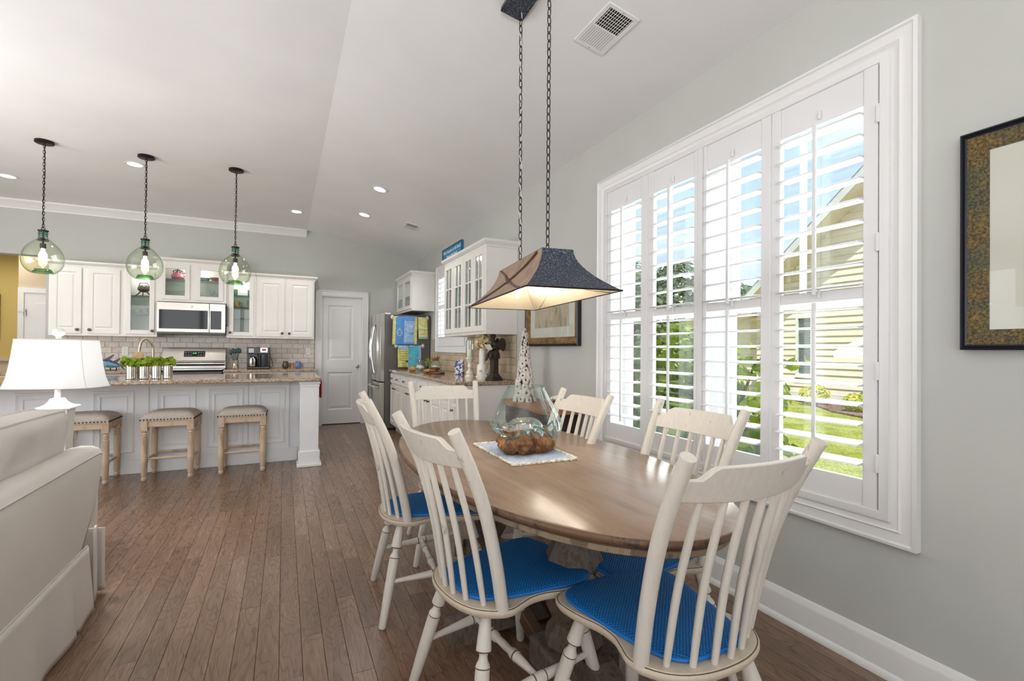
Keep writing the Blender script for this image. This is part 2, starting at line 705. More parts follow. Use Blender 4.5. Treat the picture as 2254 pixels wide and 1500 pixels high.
for (x0, x1, z0, z1) in ((-6.5, -4.8, 0, 3.3), (-4.8, 1.0, 0, .25), (-4.8, 1.0, 2.65, 3.3), (1.0, 2.28, 0, 3.3)):
    m.box(x0, x1, -3.5, -3.35, z0, z1)
sp('wall_rear', m, 'wall', smooth=0)
m = MB()
prof = [(-6.55, 3.06), (.303, 3.06), (2.28, 2.74 - .22 * SLOPE), (2.28, 2.86), (.303, 3.25), (-6.55, 3.25)]
n = len(prof)
m.add([(x, -3.5, z) for x, z in prof] + [(x, 8.25, z) for x, z in prof],
      [tuple(range(n)), tuple(reversed(range(n, 2 * n)))] + [(i, n + i, n + (i + 1) % n, (i + 1) % n) for i in range(n)])
sp('ceiling', m, 'ceiling', 'white ceiling, flat over the kitchen and sloping down to the window wall', smooth=0)
m = MB()
m.box(2.28, 2.75, -3.5, 8.3, 2.72, 2.9)
sp('trim_shade_eave', m, 'trim', smooth=0)  # unseen eave overhang, added to shade the window wall

# glazed doors of the living room, seen only in reflections
wi = 1
for (axis, a, lo, hi, z0, z1, cnt) in (('X', -6.42, -1.1, 5.5, .25, 2.68, 6), ('Y', -3.37, -4.8, 1.0, .25, 2.65, 5)):
    root = structure('window_%d' % (3 + wi))
    m = MB()
    st = (hi - lo) / cnt
    for k in range(cnt + 1):
        c = lo + k * st
        m.box(*((a - .03, a + .05, c - .06, c + .06) if axis == 'X' else (c - .06, c + .06, a - .03, a + .05)), z0, z1)
    for z in (z0, z1 - .1):
        m.box(*((a - .03, a + .05, lo, hi) if axis == 'X' else (lo, hi, a - .03, a + .05)), z, z + .1)
    m.build('window_frame', 'trim', root, smooth=0)
    wi += 1

# ------------------------------------------------------------------ floor of single planks
rng = random.Random(7)
PW = .0826
sub = MB().box(-6.5, 2.2, -3.5, 10.4, -.12, -.016)
floor = structure('floor', 'dark brown oak plank floor')
sub.build('subfloor', 'dark', floor, smooth=0)
planks = []
x = WX - .002
row = 0
while x > -6.4:
    y = -3.3 - rng.random()
    while y < 10.2:
        ln = rng.choice((.6, .75, .9, 1.05, 1.2, 1.35))
        planks.append((x - PW, y, ln))
        y += ln
    x -= PW
    row += 1


def proj(p):
    q = Vector(p) - Vector((0, 0, H))
    z = q.dot(fw)
    return (1127 + F_PX * q.dot(rr) / max(z, .01), 764 - F_PX * q.dot(uu) / max(z, .01), z)


scored = []
for i, (x, y, ln) in enumerate(planks):
    c = proj((x + PW / 2, y + ln / 2, 0))
    e = proj((x + PW / 2, y + ln, 0))
    vis = c[2] > .3 and e[2] > .3 and -60 < e[0] < 2300 and e[1] < 1560 and c[1] < 1750
    if vis and x < -.80 and y < 3.0:
        vis = False          # under the sofa
    if vis and y > 5.75 and x < .2:
        vis = False          # behind the island
    if vis and x > 1.45 and y > 4.1:
        vis = False          # under the base cabinets
    scored.append((ln * PW / (c[2] ** 2) if vis else -1, i))
scored.sort(reverse=True)
single = set(i for s_, i in scored[:300] if s_ > 0)
pmesh = {}
G = .0006
for ln in (.6, .75, .9, 1.05, 1.2, 1.35):
    b = MB()
    B = .0009
    a, c, d, f = G, PW - G, G, ln - G
    vs = [(a, d, -.016), (c, d, -.016), (c, f, -.016), (a, f, -.016), (a, d, -B), (c, d, -B), (c, f, -B), (a, f, -B),
          (a + B, d + B, 0), (c - B, d + B, 0), (c - B, f - B, 0), (a + B, f - B, 0)]
    fs = [(8, 9, 10, 11)]
    for k in range(4):
        k2 = (k + 1) % 4
        fs += [(k, k2, 4 + k2, 4 + k), (4 + k, 4 + k2, 8 + k2, 8 + k)]
    me = bpy.data.meshes.new('plank')
    me.from_pydata(vs, [], fs)
    me.materials.append(MAT['plank'])
    pmesh[ln] = (me, vs, fs)
rest = MB()
for i, (x, y, ln) in enumerate(planks):
    if i in single:
        o = bpy.data.objects.new('plank', pmesh[ln][0])
        col.objects.link(o)
        o.parent = floor
        o.location = (x, y, rng.uniform(-.0004, 0))
    else:
        rest.add([(v[0] + x, v[1] + y, v[2]) for v in pmesh[ln][1]], pmesh[ln][2])
o = rest.build('planks', 'plank', floor, smooth=0)
o['kind'] = 'stuff'

# ------------------------------------------------------------------ baseboards, crown, trims


def molding(name, prof, p0, p1, nrm, mat='trim', parent=None):
    """prof: (out, z) closed polygon extruded from p0 to p1, out along nrm"""
    p0, p1, nrm = Vector((*p0, 0)), Vector((*p1, 0)), Vector((*nrm, 0))
    n = len(prof)
    vs = [p0 + nrm * a + Vector((0, 0, z)) for a, z in prof] + [p1 + nrm * a + Vector((0, 0, z)) for a, z in prof]
    b = MB().add(vs, [tuple(range(n)), tuple(reversed(range(n, 2 * n)))] + [(i, n + i, n + (i + 1) % n, (i + 1) % n) for i in range(n)])
    bmesh_fix = b.build(name, mat, parent, smooth=50)
    me = bmesh_fix.data
    bm = bmesh.new()
    bm.from_mesh(me)
    bmesh.ops.recalc_face_normals(bm, faces=bm.faces)
    bm.to_mesh(me)
    bm.free()
    return bmesh_fix


BBP = [(0, 0), (.028, 0), (.028, .012), (.02, .024), (.015, .028), (.015, .112), (.012, .124), (.008, .128), (.006, .14), (0, .145)]
for nm, p0, p1, nr in (('baseboard_right', (WX, -3.3), (WX, 4.2), (-1, 0)), ('baseboard_back', (.44, BY), (.5, BY), (0, -1)),
                       ('baseboard_back', (1.25, BY), (2.05, BY), (0, -1)), ('baseboard_rear', (-6.3, -3.35), (2.0, -3.35), (0, 1))):
    o = molding(nm, BBP, p0, p1, nr)
    o['kind'] = 'structure'
cp = [(0, 2.955), (.012, 2.955), (.016, 2.975), (.03, 2.985), (.035, 2.995), (.07, 3.03), (.085, 3.038), (.09, 3.06), (0, 3.06)]
o = molding('trim_1', cp, (-6.4, BY), (.30, BY), (0, -1))
tag(o, 'white crown molding across the top of the kitchen wall', None, None, 'structure')

# ------------------------------------------------------------------ room behind the kitchen opening
m = MB().box(-3.48, -2.2, 9.3, 9.42, 0, 2.9).box(-3.48, -3.4, 9.42, 10.6, 0, 2.9)
sp('wall_hall', m, 'tan', 'tan wall with a white door beyond the kitchen opening', smooth=0)
m = MB().box(-8.2, -3.3, 10.5, 10.62, 0, 2.9)
sp('wall_far', m, 'yellow', 'yellow wall beyond the kitchen opening', smooth=0)
m = MB().box(-8.2, -2.2, 8.25, 10.62, 2.7, 2.8).box(-2.6, -2.5, 8.25, 9.3, 0, 2.8)
sp('ceiling_hall', m, 'ceiling', smooth=0)
m = MB().box(-8.2, -3.48, 10.47, 10.5, 0, .98).box(-8.2, -3.48, 10.43, 10.5, .98, 1.03)
for k in range(5):
    m.box(-8.0 + k * .9, -7.2 + k * .9, 10.455, 10.47, .25, .85)
sp('trim_wainscot', m, 'tan', smooth=0)
light('hall_fill_light', 'AREA', (-3.9, 9.2, 2.65), 24, (1, .93, .8), 1.2, aim=(-3.9, 9.2, 0))  # added fill with no fixture, lights the room beyond the opening
t = structure('door_2', 'white panel door with lever handle in the tan wall beyond the kitchen')
m = MB().box(-3.475, -3.41, 9.27, 9.3, 0, 2.07).box(-3.41, -2.3, 9.27, 9.3, 2.0, 2.07)
m.build('casing', 'trim', t, smooth=0)
m = MB().box(-3.41, -2.62, 9.285, 9.3, .01, 2.0).box(-3.29, -3.0, 9.275, 9.286, 1.1, 1.85).box(-3.29, -3.0, 9.275, 9.286, .25, .9)
m.build('slab', 'trim', t, smooth=0, bevel=.004)
m = MB().box(-3.395, -3.385, 9.262, 9.286, 1.66, 1.76).box(-3.47, -3.385, 9.262, 9.272, 1.72, 1.73)
m.build('hinge', 'nickel', t, smooth=0)
f = thing('framed_picture', 'dark framed picture with cream mat on the yellow wall', 'picture', (-4.44, 10.46, 1.70))
m = MB()
for a in ((-.3, .3, -.36, -.33), (-.3, .3, .33, .36), (-.3, -.27, -.33, .33), (.27, .3, -.33, .33)):
    m.box(a[0], a[1], -.02, .035, a[2], a[3])
m.build('frame', 'black', f, smooth=0)
MB().box(-.27, .27, .0, .01, -.33, .33).build('mat_board', 'white_ceramic', f, smooth=0)
MB().box(-.15, .15, -.003, .0, -.2, .2).build('print', pm('sepia_print', (170, 150, 120), .6, .25, 9), f, smooth=0)

# ------------------------------------------------------------------ pantry door
t = structure('door_1', 'white two panel pantry door beside the refrigerator')
m = MB()
cz = [(.435, .535), (1.165, 1.235)]
m.box(.438, .535, BY - .018, BY, 0, 2.145).box(1.150, 1.245, BY - .018, BY, 0, 2.145).box(.535, 1.150, BY - .018, BY, 2.055, 2.145)
m.box(.438, .455, BY - .027, BY - .018, 0, 2.145).box(1.228, 1.245, BY - .027, BY - .018, 0, 2.145).box(.438, 1.245, BY - .027, BY - .018, 2.128, 2.145)
m.build('casing', 'trim', t, bevel=.003)
m = MB().box(.50, .548, BY, BY + .12, 0, 2.06).box(1.143, 1.2, BY, BY + .12, 0, 2.06).box(.5, 1.2, BY, BY + .12, 2.043, 2.08)
m.build('jamb', 'trim', t, smooth=0)


def panel_face(mb, x0, x1, z0, z1, y, depth=.008, w=.03, out=.006, mi=0):
    """recessed moulded panel on a face towards -Y whose surface is at y: a bevelled groove and a raised field"""
    r = [(x0, z0), (x1, z0), (x1, z1), (x0, z1)]

    def ring(ins, yy):
        return [(x0 + ins, yy, z0 + ins), (x1 - ins, yy, z0 + ins), (x1 - ins, yy, z1 - ins), (x0 + ins, yy, z1 - ins)]
    rings = [ring(0, y), ring(w * .25, y + depth), ring(w * .5, y + depth), ring(w, y + depth - out)]
    vs = [q for rg in rings for q in rg]
    fs = []
    for k in range(3):
        for i in range(4):
            fs.append((k * 4 + i, k * 4 + (i + 1) % 4, (k + 1) * 4 + (i + 1) % 4, (k + 1) * 4 + i))
    fs.append((12, 13, 14, 15))
    mb.add(vs, fs, mi)


def door_slab(x0, x1, z0, z1, y, th, panels, w=.03, depth=.008, out=.006):
    """front face with rectangular holes filled by moulded panels (single column)"""
    mb = MB()
    px0, px1 = panels[0][0], panels[0][1]
    zs = [z0] + [q for p in panels for q in (p[2], p[3])] + [z1]

    def quad(a, b, c, d):
        mb.add([(a, y, c), (b, y, c), (b, y, d), (a, y, d)], [(0, 1, 2, 3)])
    quad(x0, px0, z0, z1)
    quad(px1, x1, z0, z1)
    for i in range(0, len(zs), 2):
        quad(px0, px1, zs[i], zs[i + 1])
    for p in panels:
        panel_face(mb, p[0], p[1], p[2], p[3], y, depth, w, out)
    # sides and back
    mb.add([(x0, y, z0), (x1, y, z0), (x1, y, z1), (x0, y, z1), (x0, y + th, z0), (x1, y + th, z0), (x1, y + th, z1), (x0, y + th, z1)],
           [(0, 4, 5, 1), (1, 5, 6, 2), (2, 6, 7, 3), (3, 7, 4, 0), (4, 7, 6, 5)])
    return mb


door_slab(.551, 1.141, .012, 2.04, BY + .035, .035, [(.63, 1.012, .235, .84), (.63, 1.012, 1.035, 1.915)], w=.06, depth=.012, out=.009).build('slab', 'trim', t, smooth=0)
MB().rod((1.083, BY + .035, .931), (1.083, BY - .03, .931), [(0, .026), (.1, .026), (.14, .01), (.5, .01), (.6, .024), (.85, .027), (1, .015)], 18).build('door_knob', 'nickel', t)
MB().box(.551, 1.141, BY + .07, BY + .1, 0, .013).build('threshold', 'dark', t, smooth=0)

# ================================================================== SHUTTERED WINDOWS


def louver_mesh(w, name):
    b = MB()
    prof = []
    for k in range(12):
        a = 2 * PI * k / 12
        prof.append(((.048) * math.cos(a), .0052 * math.sin(a)))
    n = len(prof)
    vs = [(p, -w / 2, z) for p, z in prof] + [(p, w / 2, z) for p, z in prof]
    b.add(vs, [tuple(range(n)), tuple(reversed(range(n, 2 * n)))] + [(i, n + i, n + (i + 1) % n, (i + 1) % n) for i in range(n)])
    return b


def shutter_panel(root, y0, y1, z0, z1, open0, open1, rails, banks, tilt=0.0, hinge=None, rodoff=.0, sc_=1.0):
    """y0..y1 panel; open0..open1 louvre opening; rails: list of (z0,z1); banks: list of louvre z lists"""
    b = MB()
    xa, xb = 2.030, 2.058
    b.box(xa, xb, y0, open0, z0, z1).box(xa, xb, open1, y1, z0, z1)
    for r in rails:
        b.box(xa + .005, xb - .002, open0, open1, r[0], r[1])
    p = b.build('shutter_panel', 'shutter', root, bevel=.003)
    w = open1 - open0 + .012
    lm = None
    for bank in banks:
        for z in bank:
            if lm is None:
                o = louver_mesh(w - .014, 'louver').build('louver', 'shutter', p, smooth=60)
                lm = o
            else:
                o = lm.copy()
                col.objects.link(o)
                o.parent = p
            o.location = (2.044, (open0 + open1) / 2, z)
            o.rotation_euler = (0, tilt, 0)
        zt, zb = max(bank), min(bank)
        yc = (open0 + open1) / 2 + rodoff
        MB().box(1.988, 1.999, yc - .007, yc + .007, zb - .03, zt + .028).build('tilt_rod', 'shutter', p, bevel=.002)
        # little catch on the rail above
        MB().rod((2.026, yc, zt + .05), (2.026, yc, zt + .085), [(0, .006), (1, .006)], 8).build('rod_catch', 'shutter', p)
    if hinge:
        for hz in hinge[1]:
            MB().box(2.020, 2.030, hinge[0] - .006, hinge[0] + .006, hz - .035, hz + .035).build('hinge', 'shutter', p, bevel=.002)
    return p


w1 = structure('window_1', 'large double window with white plantation shutters beside the dining table')


def ring_frame(mb, y0, y1, z0, z1, iy0, iy1, iz0, iz1, xa, xb):
    mb.box(xa, xb, y0, iy0, z0, z1).box(xa, xb, iy1, y1, z0, z1).box(xa, xb, iy0, iy1, z0, iz0).box(xa, xb, iy0, iy1, iz1, z1)


def mitred(mb, y0, y1, z0, z1, prof):
    """rectangular moulding in the wall plane; prof: (inset from the outer edge, projection from the wall)"""
    rings = []
    for ins, pr in prof:
        rings.append([(WX - pr, y0 + ins, z0 + ins), (WX - pr, y1 - ins, z0 + ins), (WX - pr, y1 - ins, z1 - ins), (WX - pr, y0 + ins, z1 - ins)])
    vs = [q for r in rings for q in r]
    fs = []
    for k in range(len(rings) - 1):
        for i in range(4):
            fs.append((k * 4 + i, (k + 1) * 4 + i, (k + 1) * 4 + (i + 1) % 4, k * 4 + (i + 1) % 4))
    mb.add(vs, fs)


b = MB()
mitred(b, .905, 2.838, .505, 2.434, [(0, 0), (0, .028), (.012, .034), (.018, .026), (.05, .022), (.056, .03), (.064, .024), (.088, .02), (.088, .0)])
b.build('casing', 'trim', w1, smooth=40)
b = MB()
mitred(b, .993, 2.750, .59, 2.352, [(0, 0), (0, .030), (.008, .034), (.03, .034), (.033, .024), (.033, -.02)])
b.box(2.0275, 2.0595, 1.870, 1.902, .58, 2.36)
b.build('shutter_frame', 'shutter', w1, smooth=40)
b = MB()
ring_frame(b, 1.0, 2.76, .56, 2.38, 1.045, 2.715, .60, 2.335, WX, 2.27)
b.box(2.13, 2.27, 1.85, 1.915, .6, 2.335)
b.build('jamb', 'trim', w1, smooth=0)
up = [1.488 + .0832 * k for k in range(9)]
lo_ = [.786 + .0765 * k for k in range(9)]
rails = [(.60, .725), (1.432, 1.476), (2.187, 2.34)]
for (y0, y1, o0, o1, hg) in ((2.306, 2.712, 2.362, 2.668, (2.716, (2.2, 1.75, 1.02))), (1.906, 2.300, 1.930, 2.250, None),
                             (1.474, 1.868, 1.522, 1.845, None), (1.030, 1.468, 1.081, 1.425, (1.027, (2.13, 1.64, .8, 1.15)))):
    shutter_panel(w1, y0, y1, .603, 2.335, o0, o1, rails, [lo_, up], R(-4), hg, rodoff=-.005)
for (a, c) in ((1.045, 1.85), (1.915, 2.715)):
    b = MB()
    # outer sash frames
    for (z0, z1, xx) in ((1.43, 2.335, 2.215), (.60, 1.47, 2.19)):
        b.box(xx, xx + .03, a, a + .045, z0, z1).box(xx, xx + .03, c - .045, c, z0, z1)
        b.box(xx, xx + .03, a + .045, c - .045, z0, z0 + .045).box(xx, xx + .03, a + .045, c - .045, z1 - .045, z1)
    s_ = b.build('sash', 'trim', w1, smooth=0)
    MB().box(2.222, 2.24, (a + c) / 2 - .012, (a + c) / 2 + .012, 1.47, 2.29).build('muntin', 'trim', s_, smooth=0)
    MB().box(2.229, 2.232, a + .04, c - .04, 1.46, 2.30).build('glass_pane', 'pane', s_, smooth=0)
    MB().box(2.204, 2.207, a + .04, c - .04, .64, 1.43).build('glass_pane', 'pane', s_, smooth=0)

w2 = structure('window_2', 'small shuttered window between the white wall cabinets')
b = MB()
mitred(b, 5.54, 6.90, 1.175, 2.434, [(0, 0), (0, .024), (.012, .03), (.018, .022), (.07, .018), (.088, .018), (.088, 0)])
b.build('casing', 'trim', w2, smooth=40)
b = MB()
ring_frame(b, 5.61, 6.83, 1.24, 2.365, 5.66, 6.78, 1.285, 2.32, WX, 2.27)
b.build('jamb', 'trim', w2, smooth=0)
for (y0, y1) in ((5.64, 6.215), (6.22, 6.80)):
    shutter_panel(w2, y0, y1, 1.262, 2.346, y0 + .05, y1 - .05, [(1.262, 1.40), (1.80, 1.86), (2.24, 2.346)],
                  [[1.43 + .067 * k for k in range(6)], [1.90 + .067 * k for k in range(5)]], R(-4))
b = MB()
b.box(2.215, 2.245, 5.66, 5.7, 1.285, 2.32).box(2.215, 2.245, 6.74, 6.78, 1.285, 2.32).box(2.215, 2.245, 5.7, 6.74, 1.78, 1.83)
b.build('sash', 'trim', w2, smooth=0)
MB().box(2.229, 2.232, 5.68, 6.76, 1.29, 2.31).build('glass_pane', 'pane', w2, smooth=0)

# ================================================================== OUTSIDE
GZ = -.35


def grass_mat():
    t = NT('lawn')
    a = t.noise(t.coord(), 2.2, 5, .6)
    b_ = t.noise(t.coord(), 26, 3, .7)
    c = t.ramp(a, [(.3, (150, 158, 66)), (.7, (194, 196, 104))])
    c = t.mix(.75, c, t.ramp(b_, [(.35, (120, 128, 100)), (.6, (255, 255, 255))]), 'MULTIPLY')
    t.set(color=c, rough=.95, spec=.1)
    t.bump(b_, 1, .05)
    return t.m


MAT['grass'] = grass_mat()
MAT['mulch'] = pm('bark_mulch', (96, 76, 64), .95, .5, 14, 1, 30)
MAT['siding'] = pm('pale_yellow_siding', (226, 212, 190), .7, .02, 3)
MAT['blind'] = pm('grey_blind', (120, 126, 122), .6, .05, 4)
MAT['foundation'] = pm('white_foundation', (225, 222, 214), .8, .03, 4)
MAT['roof'] = pm('grey_shingle', (120, 116, 110), .9, .1, 10)
m = MB().box(2.28, 90, -40, 120, GZ - .2, GZ)
o = sp('ground', m, 'grass', 'sunlit lawn outside the windows', smooth=0)
m = MB().prism([(15.1, 13), (14.2, 11.6), (14.9, 10.0), (14.2, 9.0), (12.9, 7.6), (12.2, 6.2), (12.0, 3), (15.1, 1)], GZ, GZ + .05)
m.build('mulch_bed', 'mulch', smooth=0)
tag(bpy.data.objects['mulch_bed'], 'brown bark mulch bed along the neighbouring house', 'mulch', None, 'stuff')

hs = thing('house', 'pale yellow clapboard house with a steep gable across the lawn', 'house', (15, 8, GZ))
hs_inv = Vector((15, 8, GZ))


def H_(mb, name, mat, parent=hs, **kw):
    o = mb.build(name, mat, parent, **kw)
    if parent == hs:
        o.location = -hs_inv
    return o


RK = .86


def rake_z(y):
    return 2.01 + RK * (12.3 - y) if y > 5.5 else 2.01 + RK * (12.3 - 5.5) - RK * (5.5 - y)


wallm = MB().add([(15.03, 11.35, GZ), (15.03, 0, GZ), (15.03, 0, rake_z(0)), (15.03, 5.5, rake_z(5.5)), (15.03, 11.35, rake_z(11.35))], [(0, 1, 2, 3, 4)])
wallm.box(15.0, 24, 11.25, 11.35, GZ, 2.9).box(16.52, 16.6, 11.35, 17, GZ, 2.75)
H_(wallm, 'wall', 'siding', smooth=0)
H_(MB().box(14.97, 15.02, 0, 11.37, GZ, -.08), 'foundation', 'foundation', smooth=0)
z = -.08
while z < 8.4:
    yl = 11.36
    top = z + .2
    yl = min(11.36, 12.3 - (z + .1 - 2.01) / RK)
    yr = 0 if z < 3 else max(0, 5.5 - (rake_z(5.5) - z) / RK)
    if yl - yr > .3:
        pts = [(14.965, z), (15.02, z), (15.02, top), (14.995, top)]
        pieces = [(yr, yl)]
        if .4 < z + .1 < 2.4:
            pieces = [(yr, 9.36), (9.94, yl)]
        for (ya, yb) in pieces:
            b = MB().add([(p, ya, q) for p, q in pts] + [(p, yb, q) for p, q in pts],
                         [(0, 1, 2, 3), (7, 6, 5, 4), (0, 4, 5, 1), (1, 5, 6, 2), (2, 6, 7, 3), (3, 7, 4, 0)])
            H_(b, 'siding_board', 'siding', smooth=0)
    z += .2
z = -.08
while z < 2.5:
    b = MB().add([(p + 1.5, ya, q) for ya in (11.37, 17) for p, q in [(14.965, z), (15.02, z), (15.02, z + .2), (14.995, z + .2)]],
                 [(0, 1, 2, 3), (7, 6, 5, 4), (0, 4, 5, 1), (1, 5, 6, 2), (2, 6, 7, 3), (3, 7, 4, 0)])
    H_(b, 'siding_board', 'siding', smooth=0)
    z += .2
# rake boards, soffit, wing roof
for sgn in (1, -1):
    ya, yb = (12.0, 5.5) if sgn > 0 else (-1.0, 5.5)
    za, zb = rake_z(5.5) - RK * abs(ya - 5.5), rake_z(5.5)
    def bar(x0, x1, dz0, dz1):
        return MB().add([(x, y, z_ + d) for (y, z_) in ((ya, za), (yb, zb)) for x in (x0, x1) for d in (dz0, dz1)],
                        [(0, 1, 3, 2), (4, 6, 7, 5), (0, 4, 5, 1), (2, 3, 7, 6), (0, 2, 6, 4), (1, 5, 7, 3)])
    H_(bar(14.25, 14.3, -.02, .25), 'fascia', pm('grey_fascia', (196, 196, 190), .6, .02, 5), smooth=0)
    H_(bar(14.3, 15.02, -.02, .02), 'soffit', 'siding', smooth=0)
    H_(bar(14.25, 20, .25, .3), 'roof', 'roof', smooth=0)
H_(MB().box(15.75, 17, 11.4, 17.2, 2.66, 2.72).box(15.7, 15.749, 11.4, 17.2, 2.62, 2.86), 'soffit', 'siding', smooth=0)
H_(MB().box(15.7, 18, 11.4, 17.2, 2.87, 2.95), 'roof', 'roof', smooth=0)
wn = H_(MB().box(14.93, 15.0, 9.37, 9.45, .45, 2.38).box(14.93, 15.0, 9.85, 9.93, .45, 2.38).box(14.93, 15.0, 9.45, 9.85, .45, .53).box(14.93, 15.0, 9.45, 9.85, 2.3, 2.38).box(14.94, 15.0, 9.45, 9.85, 1.4, 1.46).box(14.9, 15.0, 9.33, 9.97, .4, .46), 'window', 'foundation', smooth=0)
wb = MB()
for k in range(26):
    wb.box(14.985, 15.0, 9.45, 9.85, .55 + k * .068, .60 + k * .068)
wb.build('window_blind', 'blind', wn, smooth=0)
MB().box(14.975, 14.98, 9.45, 9.85, .53, 2.3).build('pane', 'pane', wn, smooth=0)


def leaf_mat(name, lo, hi, trans=.35):
    t = NT(name)
    oi = t.noise(t.coord(), 3.5, 3)
    c = t.ramp(oi, [(.3, lo), (.7, hi)])
    t.set(color=c, rough=.5, spec=.3)
    tl = t.n('ShaderNodeBsdfTranslucent')
    t.l(c, tl.inputs[0])
    ms = t.n('ShaderNodeMixShader')
    ms.inputs[0].default_value = trans
    t.l(t.b.outputs[0], ms.inputs[1])
    t.l(tl.outputs[0], ms.inputs[2])
    t.l(ms.outputs[0], t.out.inputs[0])
    return t.m


MAT['leaf'] = leaf_mat('bright_leaf', (104, 140, 24), (190, 206, 60))
MAT['leaf2'] = leaf_mat('herb_leaf', (122, 156, 36), (196, 212, 84))
MAT['leafdark'] = leaf_mat('dark_tree_leaf', (58, 78, 44), (104, 122, 66), .2)
MAT['leafyel'] = leaf_mat('yellow_shrub_leaf', (170, 180, 40), (226, 216, 80))
MAT['bark'] = pm('bark', (92, 74, 58), .9, .2, 20)


def foliage(rg, blobs, count, size, up=.3):
    """folded leaves spread through a list of ellipsoid blobs (centre, radii)"""
    b = MB()
    wts = [r[0] * r[1] * r[2] for c, r in blobs]
    for _ in range(count):
        c, r = rg.choices(blobs, wts)[0]
        while True:
            d = Vector((rg.uniform(-1, 1), rg.uniform(-1, 1), rg.uniform(-1, 1)))
            if .35 < d.length < 1:
                break
        d = d.normalized() * d.length ** .4
        p = Vector(c) + Vector((d.x * r[0], d.y * r[1], d.z * r[2]))
        n = (d + Vector((rg.uniform(-.6, .6), rg.uniform(-.6, .6), rg.uniform(-.3, .6) + up))).normalized()
        t_ = n.orthogonal().normalized()
        q = Matrix.Rotation(rg.uniform(0, 2 * PI), 3, n)
        t_ = q @ t_
        s_ = n.cross(t_)
        L_ = size * rg.uniform(.6, 1.2)
        w_ = L_ * .26
        vs = [p - t_ * L_ * .5, p - t_ * L_ * .1 + s_ * w_ + n * w_ * .4, p + t_ * L_ * .25 + s_ * w_ * .8 + n * w_ * .3, p + t_ * L_ * .5,
              p + t_ * L_ * .25 - s_ * w_ * .8 + n * w_ * .3, p - t_ * L_ * .1 - s_ * w_ + n * w_ * .4]
        b.add(vs, [(0, 1, 2, 3), (0, 3, 4, 5)])
    return b


rg = random.Random(3)
bush = thing('leafy_bush', 'bright green broad-leaved bush just outside the large window', 'bush', (3.45, 3.2, GZ))
blobs = [((0, 0, .7), (.55, .6, .7)), ((.05, .25, 1.35), (.5, .6, .5)), ((0, -.45, 1.25), (.3, .35, .4)), ((-.1, -.6, .75), (.3, .35, .35)), ((.1, .6, .9), (.5, .5, .8)), ((.0, -.75, 1.55), (.12, .25, .12))]
fo = foliage(rg, blobs, 2600, .13).build('foliage', 'leaf', bush, smooth=0)
fo['kind'] = 'stuff'
b = MB()
for k in range(9):
    a = rg.uniform(0, 2 * PI)
    b.tube([(0.05 * math.cos(a), .05 * math.sin(a), 0), (.25 * math.cos(a), .3 * math.sin(a), .8), (.4 * math.cos(a), .6 * math.sin(a), 1.5)], [.02, .012, .005], 6)
b.build('stem', 'bark', bush)
bush2 = thing('tall_bush', 'taller dark green bush behind the bright one outside', 'bush', (5.2, 6.2, GZ))
blobs = [((0, 0, 1.3), (.9, 1.0, 1.3)), ((.1, .3, 2.4), (.6, .7, .55))]
fo = foliage(rg, blobs, 2200, .16).build('foliage', 'leafdark', bush2, smooth=0)
fo['kind'] = 'stuff'
b = MB()
for k in range(6):
    a = rg.uniform(0, 2 * PI)
    b.tube([(0, 0, 0), (.3 * math.cos(a), .3 * math.sin(a), 1.2), (.5 * math.cos(a), .6 * math.sin(a), 2.3)], [.03, .02, .008], 6)
b.build('stem', 'bark', bush2)
for (x, y, r, mt, lb) in ((14.1, 8.8, .32, 'leafyel', 'small yellow-green shrub under the neighbouring house window'),
                          (14.4, 10.25, .3, 'leaf', 'small green shrub at the left end of the mulch bed'),
                          (13.3, 7.25, .26, 'leafyel', 'low yellow-green shrub at the lawn edge of the mulch bed'),
                          (14.5, 7.55, .25, 'leaf', 'small green shrub against the siding at the right of the mulch bed')):
    s_ = thing('shrub', lb, 'shrub', (x, y, GZ + .04))
    fo = foliage(rg, [((0, 0, r * .9), (r * 1.2, r * 1.2, r * .9))], 260, .13).build('foliage', mt, s_, smooth=0)
    fo['kind'] = 'stuff'
    MB().tube([(0, 0, 0), (0, 0, r)], [.02, .01], 6).build('stem', 'bark', s_)
tl = 'dark green tree in the distant tree line beyond the lawn'
for k, (x, y, hh) in enumerate(((41, 62, 13), (44, 54, 14.5), (42, 47, 13.5), (40, 41.5, 12), (41, 37, 11), (41, 32, 9.6), (43, 28, 9.6), (30, 36, 7), (46, 70, 14), (30, 29, 6))):
    t_ = thing('tree', tl, 'tree', (x, y, GZ), group='trees of the distant tree line')
    b = []
    for j in range(9):
        b.append(((rg.uniform(-3, 3), rg.uniform(-3, 3), hh * rg.uniform(.3, .84)), (2.4, 2.6, hh * .16)))
    fo = foliage(rg, b, 1500, .75).build('foliage', 'leafdark', t_, smooth=0)
    fo['kind'] = 'stuff'
    MB().tube([(0, 0, 0), (0, 0, hh * .6)], [.35, .15], 8).build('trunk', 'bark', t_)

# ================================================================== KITCHEN


def knob(parent, p, d=(0, -1, 0), r=.019, mat='knob'):
    p = Vector(p)
    return MB().rod(p, p + Vector(d) * .03, [(0, r * .8), (.12, r * .45), (.5, r * .4), (.6, r * .9), (.85, r), (1, r * .55)], 12).build('knob', mat, parent)


def rotR(mb, M_):
    mb.v = [tuple(M_ @ Vector(q)) for q in mb.v]
    return mb


# a front toward -Y at local y=0 turned to face -X: local x -> world -Y direction
def toR(X):
    """maps (x, y, z) with y depth away from the viewer to a run on the window wall: world x = X + y, world y = -x"""
    return Matrix(((0, 1, 0, X), (-1, 0, 0, 0), (0, 0, 1, 0), (0, 0, 0, 1)))


